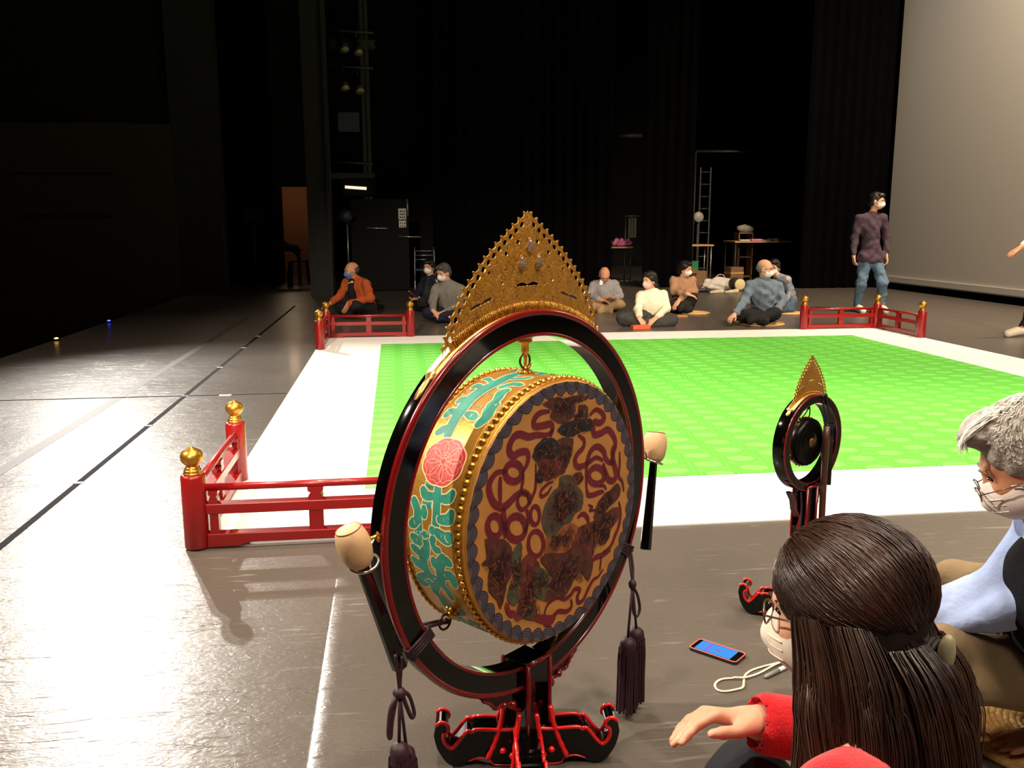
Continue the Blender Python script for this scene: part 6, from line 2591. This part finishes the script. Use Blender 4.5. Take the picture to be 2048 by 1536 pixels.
# 10 person stepping in from the right edge of the picture
Y = 9.35
P = Person((at(2062, 676, Y).x, Y, 0), 'p', 'person in a white shirt and dark trousers pointing downwards at the right edge', 'people standing on the stage')
J = mk(P, dict(head=(2110, 380, Y), neck=(2122, 412, Y), chest=(2122, 440, Y), pelvis=(2116, 520, Y), shl=(2100, 425, Y - .16), ell=(2078, 470, Y - .22), wrl=(2040, 496, Y - .25),
               shr=(2132, 425, Y + .16), elr=(2140, 480, Y + .2), wrr=(2120, 520, Y + .12), hil=(2110, 530, Y - .09), knl=(2072, 590, Y - .12), anl=(2050, 655, Y - .10), tol=(2016, 667, Y - .14),
               hir=(2118, 530, Y + .09), knr=(2110, 595, Y + .08), anr=(2120, 650, Y + .12), tor=(2086, 658, Y + .08)))
F = headframe((-.95, -.1, -.2))
P.body(J, F, 1.0, SKIN2, handspec={'l': ((-.8, -.05, -.45), (.2, .3, -1), 1, (.1, .15, .1), 1.0)} if False else {'l': ((-.8, -.05, -.48), (.2, .3, -1), -1, (.12, .2, .15))})
P.top(J, C_WHITE, 1.0, seed=21, cuff=.06, sleeve=1.1)
P.legs(J, C_NAVY, .95, wide=1.1, seed=22)
P.shoes(J, MATS['cream_shoe'])
P.hair(J['head'], F, HAIRB, 'short')
face_bits(P.root, J['head'], F)
face_mask(P.root, J['head'], F, MASKW)

# ------------------------------------------------------------------ the two players sitting beside us
def cp(px, py, z):
    """world point on the ray of pixel (px, py) at distance z in front of the lens"""
    return np.array(Vector((0, 0, 1.28)) + (_f + _r2 * ((px - 1024) / 1770.2) - _u2 * ((py - 768) / 1770.2)) * z)


def strand_mat(name, c0, c1, rough=0.32):
    m = M(name, c0, rough, spec=0.5, var=0.5, vscale=7, col2=c1, stretch=(1, 1, 0.25))
    return m


def tubes(name, paths, rads, mat, parent, n=3):
    q = MB()
    for p, r_ in zip(paths, rads):
        k = len(p)
        q.tube(p, [r_ * (1.0 if i < k - 3 else (k - i) / 4.0 + 0.1) for i in range(k)], n, cap=False)
    o = link(name, q.mesh(name, mat, fix=False), None, parent)
    o['kind'] = 'stuff'
    return o


def lock_paths(rs, pts, rads, n, flat=1.0, k=5, jit=0.25):
    """strands running along a lock of hair: centre line pts, radii rads"""
    C_ = np.array(smooth_path([tuple(p) for p in pts], k))
    W_ = np.interp(np.linspace(0, 1, len(C_)), np.linspace(0, 1, len(rads)), rads)
    d = unit(C_[-1] - C_[0])
    e1 = unit(np.cross(d, [0.3, 0.9, 0.1]))
    e2 = np.cross(d, e1)
    out = []
    for i in range(n):
        a = rs.uniform(0, 2 * PI)
        f_ = rs.uniform(0.86, 1.08)
        tw = rs.uniform(-jit, jit)
        ph = rs.uniform(0, 6.28)
        m = len(C_) - rs.randint(0, 3)
        P_ = []
        for j in range(m):
            t = j / (len(C_) - 1)
            aa = a + tw * t + 0.05 * math.sin(5 * t + ph)
            rr = W_[j] * (f_ + 0.06 * math.sin(7 * t + ph) * t)
            P_.append(tuple(C_[j] + e1 * rr * math.cos(aa) + e2 * rr * flat * math.sin(aa)))
        out.append(P_)
    return out


# ---------------------------------------------------------------- woman in red
base = np.array((0.66, 1.02, 0.0))
P = Person(tuple(base), 'p', 'woman in a red sweater with long dark brown hair clipped back, sitting closest to us', 'players sitting beside us')
Hc = np.array((0.602, 1.077, 0.759)) - base
F = headframe((-0.77, 0.62, -0.16))
h = lambda x, y, z: Hc + x * F[0] + y * F[1] + z * F[2]
wr = cp(1524, 1446, 1.43) - base
J = dict(head=Hc, neck=np.array((0.635, 1.030, 0.600)) - base, chest=np.array((0.665, 1.00, 0.42)) - base, pelvis=np.array((0.70, 0.97, 0.12)) - base,
         shl=cp(1685, 1618, 1.04) - base, ell=np.array((0.46, 0.98, 0.30)) - base, wrl=np.array((0.42, 1.15, 0.22)) - base,
         shr=np.array((0.745, 1.150, 0.545)) - base, elr=np.array((0.775, 1.300, 0.40)) - base, wrr=wr,
         hil=np.array((0.64, 0.90, 0.12)) - base, knl=np.array((0.36, 1.05, 0.16)) - base, anl=np.array((0.62, 1.22, 0.07)) - base,
         hir=np.array((0.74, 1.04, 0.12)) - base, knr=np.array((0.585, 1.30, 0.335)) - base, anr=np.array((0.60, 1.36, 0.06)) - base)
hd = unit(cp(1420, 1428, 1.42) - base - wr)
SKINW = M('skin_light', (224, 166, 138), 0.45, spec=0.35, var=0.07, vscale=30, sss=0.2, bump=0.06, bscale=300)
P.body(J, F, 0.97, SKINW, vox=0.0055, handspec={'r': (hd, np.array((-0.10, 0.15, -1.0)), 1, (0.50, 0.34, 0.16), 1.0, 0.10, 0.25)} if False else {'r': (hd, np.array((0.08, -0.40, -0.85)), 1, (0.58, 0.26, 0.12), 1.0, 0.0)})
REDKNIT = M('red_knit', (196, 16, 28), 0.85, spec=0.2, var=0.12, vscale=60, bump=0.35, bscale=260, sheen=0.25)
P.top(J, REDKNIT, 0.94, vox=0.009, seed=31, name='sweater', cuff=0.03, sleeve=1.12, amp=0.003, fat=0.98)
S = SDF(0.007)
S.cone(wr - hd * .060, wr - hd * .012, .050, .049, .01)
S.cone(wr - hd * .030, wr + hd * .06, .036, .038, .004, 'sub')
S.build('cuff', REDKNIT, P.root)
P.legs(J, M('dark_navy_trousers', (30, 30, 38), 0.85, var=0.15), 0.92, seed=33)
face_bits(P.root, Hc, F, 0.97)
face_mask(P.root, Hc, F, M('beige_mask', (226, 208, 190), 0.8), 0.99, vox=0.004)
spectacles(P.root, Hc - F[1] * .008, F, 1.0)
HAIRW = strand_mat('dark_brown_hair', (30, 19, 15), (66, 42, 31))
HAIRU = M('dark_brown_hair_mass', (26, 17, 14), 0.7, spec=0.2)
tie = h(-0.026, -0.108, -0.042)
def fall(a, b, *steps):
    out = [np.array(a), np.array(b)]
    for st_ in steps:
        out.append(out[-1] + np.array(st_))
    return out


locks = [
    # beside the left cheek, falling in front of the left shoulder
    (fall(h(-.070, .030, .010), h(-.090, .018, -.070), (-.010, -.030, -.10), (-.034, -.035, -.10), (-.030, -.03, -.11)), [.022, .034, .034, .034, .028], 320),
    (fall(h(-.066, -.020, .000), h(-.091, -.042, -.075), (-.004, -.032, -.10), (-.030, -.036, -.10), (-.030, -.03, -.09)), [.028, .038, .036, .026, .016], 280),
    (fall(h(-.040, -.070, -.030), h(-.056, -.098, -.085), (.012, -.034, -.11), (.014, -.030, -.22)), [.034, .042, .042, .040], 280),
    (fall(h(.004, -.085, -.030), h(-.004, -.110, -.085), (-.002, -.028, -.11), (-.008, -.030, -.22)), [.034, .040, .038, .036], 280),
    (fall(h(.045, -.060, -.030), h(.040, -.088, -.085), (-.012, -.018, -.12), (-.022, -.02, -.22)), [.026, .030, .026, .022], 160),
    # the clipped tail lying on top
    (fall(tie, tie + np.array((.010, -.016, -.035)), (.000, -.022, -.085), (-.012, -.020, -.10), (-.018, -.02, -.12)), [.013, .024, .034, .038, .034], 360),
]
S = SDF(0.007)
S.ell(h(0, -.014, .034), np.array([.084, .1005, .0905]), F, .01)
S.ell(h(0, -.036, -.035), np.array([.078, .072, .075]), F, .03)
S.ell(h(0, .120, -.045), np.array([.074, .090, .100]), F, .02, 'sub')
hc = S.build('hair', HAIRU, P.root, wrinkle=(0.0012, 170, 5))
S = SDF(0.008)
for pts, rads, n in locks:
    S.chain(pts, [r_ * 0.66 for r_ in (np.interp(np.linspace(0, 1, len(pts)), np.linspace(0, 1, len(rads)), rads))], .012)
S.build('long_hair', HAIRU, P.root, wrinkle=(0.0008, 150, 6))
rs = random.Random(4)
paths = []
for pts, rads, n in locks:
    paths += lock_paths(rs, pts, rads, n)
# strands of the crown combed from the parting back to the clip, hugging the skull
ec, er = np.array([0, -.014, .034]), np.array([.0865, .1030, .0930])


def on_skull(v, lift=1.0):
    v = unit(v)
    p = ec + v * er * lift
    return h(*p)


tl = unit(np.array([-.026 - ec[0], -.108 - ec[1], -.042 - ec[2]]) / er)
for i in range(2800):
    # roots along the hair line and parting
    if i % 3 == 0:
        t = rs.uniform(-1, 1)
        v0 = np.array([t * 0.95, 0.80 - 0.35 * abs(t) + rs.uniform(-.05, .02), 0.62 - 0.55 * abs(t)])
    else:
        az = rs.uniform(-2.3, 2.3)
        el = rs.uniform(-0.15, 1.2)
        v0 = np.array([math.sin(az) * math.cos(el), math.cos(az) * math.cos(el), math.sin(el)])
        if v0[1] > 0.75 and v0[2] < 0.45:
            continue
    v0 = unit(v0)
    om = math.acos(max(-1, min(1, float(v0 @ tl))))
    if om < 0.15:
        continue
    lift = rs.uniform(0.995, 1.035)
    ln = rs.uniform(0.8, 1.0)
    end = unit(tl + np.array([rs.uniform(-.10, .10), 0, rs.uniform(-.10, .10)]))
    P_ = []
    for j in range(12):
        t = ln * j / 11
        v = (math.sin((1 - t) * om) * v0 + math.sin(t * om) * end) / math.sin(om)
        v = v + np.array([0, 0, -0.22 * math.sin(PI * t)]) * max(0.0, 0.7 - abs(v[2]))
        P_.append(tuple(on_skull(v, lift * (1 + 0.02 * math.sin(PI * t)))))
    paths.append(P_)
for i in range(1500):
    # side and back hair drops from the skull down into the loose locks
    sx = -1 if i % 5 else 1
    y0 = rs.uniform(-.105, .045)
    z0 = rs.uniform(-.02, .080)
    v0 = unit(np.array([sx * 1.0, (y0 - ec[1]) / er[1], (z0 - ec[2]) / er[2]]) * np.array([0.8 if y0 > -.06 else rs.uniform(.1, .6), 1, 1]))
    p0 = np.array(on_skull(v0, 1.02))
    lk = locks[(0 if y0 > .0 else 1 if y0 > -.05 else 2) if sx < 0 else (4 if y0 > -.06 else 3)][0]
    v1 = unit(v0 * np.array([1, 1, 0]) + np.array([0, 0, -.55]))
    p1 = np.array(on_skull(v1, 1.04))
    o_ = np.array([rs.uniform(-.03, .03), rs.uniform(-.03, .02), 0])
    mid = np.array(lk[1]) + o_ * .9 + unit(np.array(lk[1]) - Hc) * .022
    rest = [tuple(np.array(p) + o_ + np.array([0, -.012, 0])) for p in lk[2:]]
    paths.append(smooth_path([tuple(p0), tuple(p1), tuple(mid)] + rest, 4))
tubes('hair_strands', paths, [rs.uniform(.0006, .0012) for _ in paths], HAIRW, hc)
# pale clip and black elastic at the back of the head
cdir = unit(tie - Hc)
e1 = unit(np.cross(cdir, [0, 0, 1]))
e2 = np.cross(e1, cdir)
q = MB()
for i in range(3):
    q.tube([tie - cdir * .004 + cdir * .006 * (i - 1) + (e1 * math.cos(a) + e2 * math.sin(a)) * .0155 for a in np.linspace(0, 2 * PI, 17)[:-1]], .004, 6, closed=True)
q.build('hair_elastic', M('black_elastic', (12, 12, 13), 0.7), P.root)
S = SDF(0.004)
ax1 = unit(e2 * .95 + e1 * .12 - cdir * .10)
ax2 = unit(np.cross(ax1, cdir))
cc = tie + cdir * .017 + e2 * .006
S.ell(cc, (.031, .0125, .011), np.array([ax1, ax2, np.cross(ax1, ax2)]), .005)
S.build('hair_clip', M('olive_grey_clip', (150, 142, 112), 0.5, var=0.15, vscale=60), P.root)

# ---------------------------------------------------------------- grey-haired man
base = np.array((1.62, 1.76, 0.0))
P = Person(tuple(base), 'p', 'grey-haired man in a black vest, light blue shirt and khaki trousers bowing his head', 'players sitting beside us')
Hc = cp(2062, 922, 1.86) - base
F = headframe((-0.74, 0.47, -0.50))
h = lambda x, y, z: Hc + x * F[0] + y * F[1] + z * F[2]
nk = cp(2125, 1035, 1.88) - base
J = dict(head=Hc, neck=nk, chest=cp(2160, 1200, 1.92) - base, pelvis=np.array((1.66, 1.84, 0.15)) - base,
         shl=cp(2190, 1110, 1.76) - base, ell=cp(2230, 1340, 1.84) - base, wrl=np.array((1.575, 1.775, 0.060)) - base,
         shr=cp(2080, 1085, 1.97) - base, elr=cp(1985, 1205, 1.99) - base, wrr=cp(1830, 1248, 2.02) - base,
         hil=np.array((1.64, 1.80, 0.18)) - base, knl=cp(1850, 1325, 1.98) - base, anl=np.array((1.42, 2.00, 0.08)) - base,
         hir=np.array((1.66, 1.86, 0.16)) - base, knr=cp(1930, 1180, 2.20) - base, anr=np.array((1.20, 2.02, 0.07)) - base)
P.body(J, F, 1.0, SKIN2, vox=0.006, handspec={'l': ((-1, 0.02, -.12), (0, 0, -1), -1, (.05, .05, .05)), 'r': ((-.8, .4, -.4), (0, 0, -1), 1, (.3, .3, .3))})
P.top(J, M('light_blue_shirt', (164, 182, 224), 0.8, spec=0.2, bump=1.0, bscale=16), 1.0, vox=0.009, seed=41, sleeve=1.14, amp=0.0095)
P.top(J, M('black_knit_vest', (20, 20, 23), 0.9, spec=0.15, var=0.2, vscale=60, bump=0.3, bscale=200), 1.06, vox=0.010, seed=42, name='vest', sleeves=(), fat=1.07, hem=.03)
P.legs(J, M('khaki_cotton', (132, 112, 84), 0.85, spec=0.2, var=0.06, vscale=20, bump=0.9, bscale=15), 0.98, vox=0.009, wide=1.05, seed=43, amp=0.010)
GREYH = strand_mat('silver_hair', (176, 170, 160), (226, 222, 214), 0.5)
S = SDF(0.006)
S.ell(h(0, -.016, .036), np.array([.086, .106, .096]), F, .01)
S.ell(h(0, -.050, -.020), np.array([.078, .066, .075]), F, .03)
S.ell(h(0, .060, .098), np.array([.064, .046, .028]), F, .02)
S.ell(h(0, .118, -.018), np.array([.074, .085, .090]), F, .02, 'sub')
S.ell(h(0, .050, -.085), np.array([.11, .066, .060]), F, .02, 'sub')
hc = S.build('hair', M('silver_hair_mass', (150, 143, 134), 0.6, var=0.3, vscale=30, bump=0.5, bscale=140), P.root, wrinkle=(0.002, 120, 7))
paths = []
ec, er = np.array([0, -.016, .036]), np.array([.087, .107, .097])
crown = unit(np.array([.1, -.55, .8]))
for i in range(1500):
    az = rs.uniform(-PI, PI)
    el = rs.uniform(-0.5, 1.35)
    v0 = np.array([math.sin(az) * math.cos(el), math.cos(az) * math.cos(el), math.sin(el)])
    if v0[1] > 0.55 and v0[2] < 0.42:
        continue
    if v0[2] < -0.15 and v0[1] > -0.1:
        continue
    away = unit(v0 - crown * float(v0 @ crown) + np.array([rs.uniform(-.35, .35), rs.uniform(-.1, .1), rs.uniform(-.35, .1)]))
    P_ = []
    wv = rs.uniform(0, 6.28)
    for j in range(7):
        t = j / 6
        v = unit(v0 + away * 0.42 * t)
        P_.append(tuple(h(*(ec + v * er * (1.005 + 0.07 * math.sin(PI * .8 * t) + 0.012 * math.sin(9 * t + wv))))))
    paths.append(P_)
for i in range(260):
    # forelock combed forward over the brow
    x = rs.uniform(-.066, .066)
    u_ = rs.uniform(-.008, .008)
    P_ = smooth_path([tuple(h(x * .8, .020 + u_, .126 + u_ * .6)), tuple(h(x + u_, .075, .114 + rs.uniform(-.008, .008))), tuple(h(x * 1.05 - u_, .097 + u_, .098)), tuple(h(x * 1.05 + rs.uniform(-.02, .02), .104 + u_, .086 + rs.uniform(-.012, .010)))], 3)
    paths.append(P_)
tubes('hair_strands', paths, [rs.uniform(.0007, .0013) for _ in paths], GREYH, hc)
face_bits(P.root, Hc, F, 1.0, M('grey_brow', (130, 122, 112), 0.8))
face_mask(P.root, Hc, F, M('pale_mask', (222, 208, 198), 0.8), 1.03, vox=0.0045, drop=0.004)
spectacles(P.root, Hc + F[1] * .012, F, 1.0, drop=0.020)
straw_mat((1.655, 1.86), .265, 'round woven straw mat under the grey-haired man')
a = ground(2010, 1533, 0)
q = MB()
q.add([(0, 0, .0006), (.06, -.05, .0006), (.10, .02, .004), (.03, .055, .0006)], [(0, 1, 2, 3)])
q.add([(0, 0, .0), (.06, -.05, .0), (.10, .02, .0034), (.03, .055, .0)], [(3, 2, 1, 0)])
tag(q.build('paper_sheet', M('white_paper', (225, 224, 220), 0.8), None, (a.x - .02, a.y - .052, 0)), 'corner of white paper on the floor below the straw mat', 'paper')
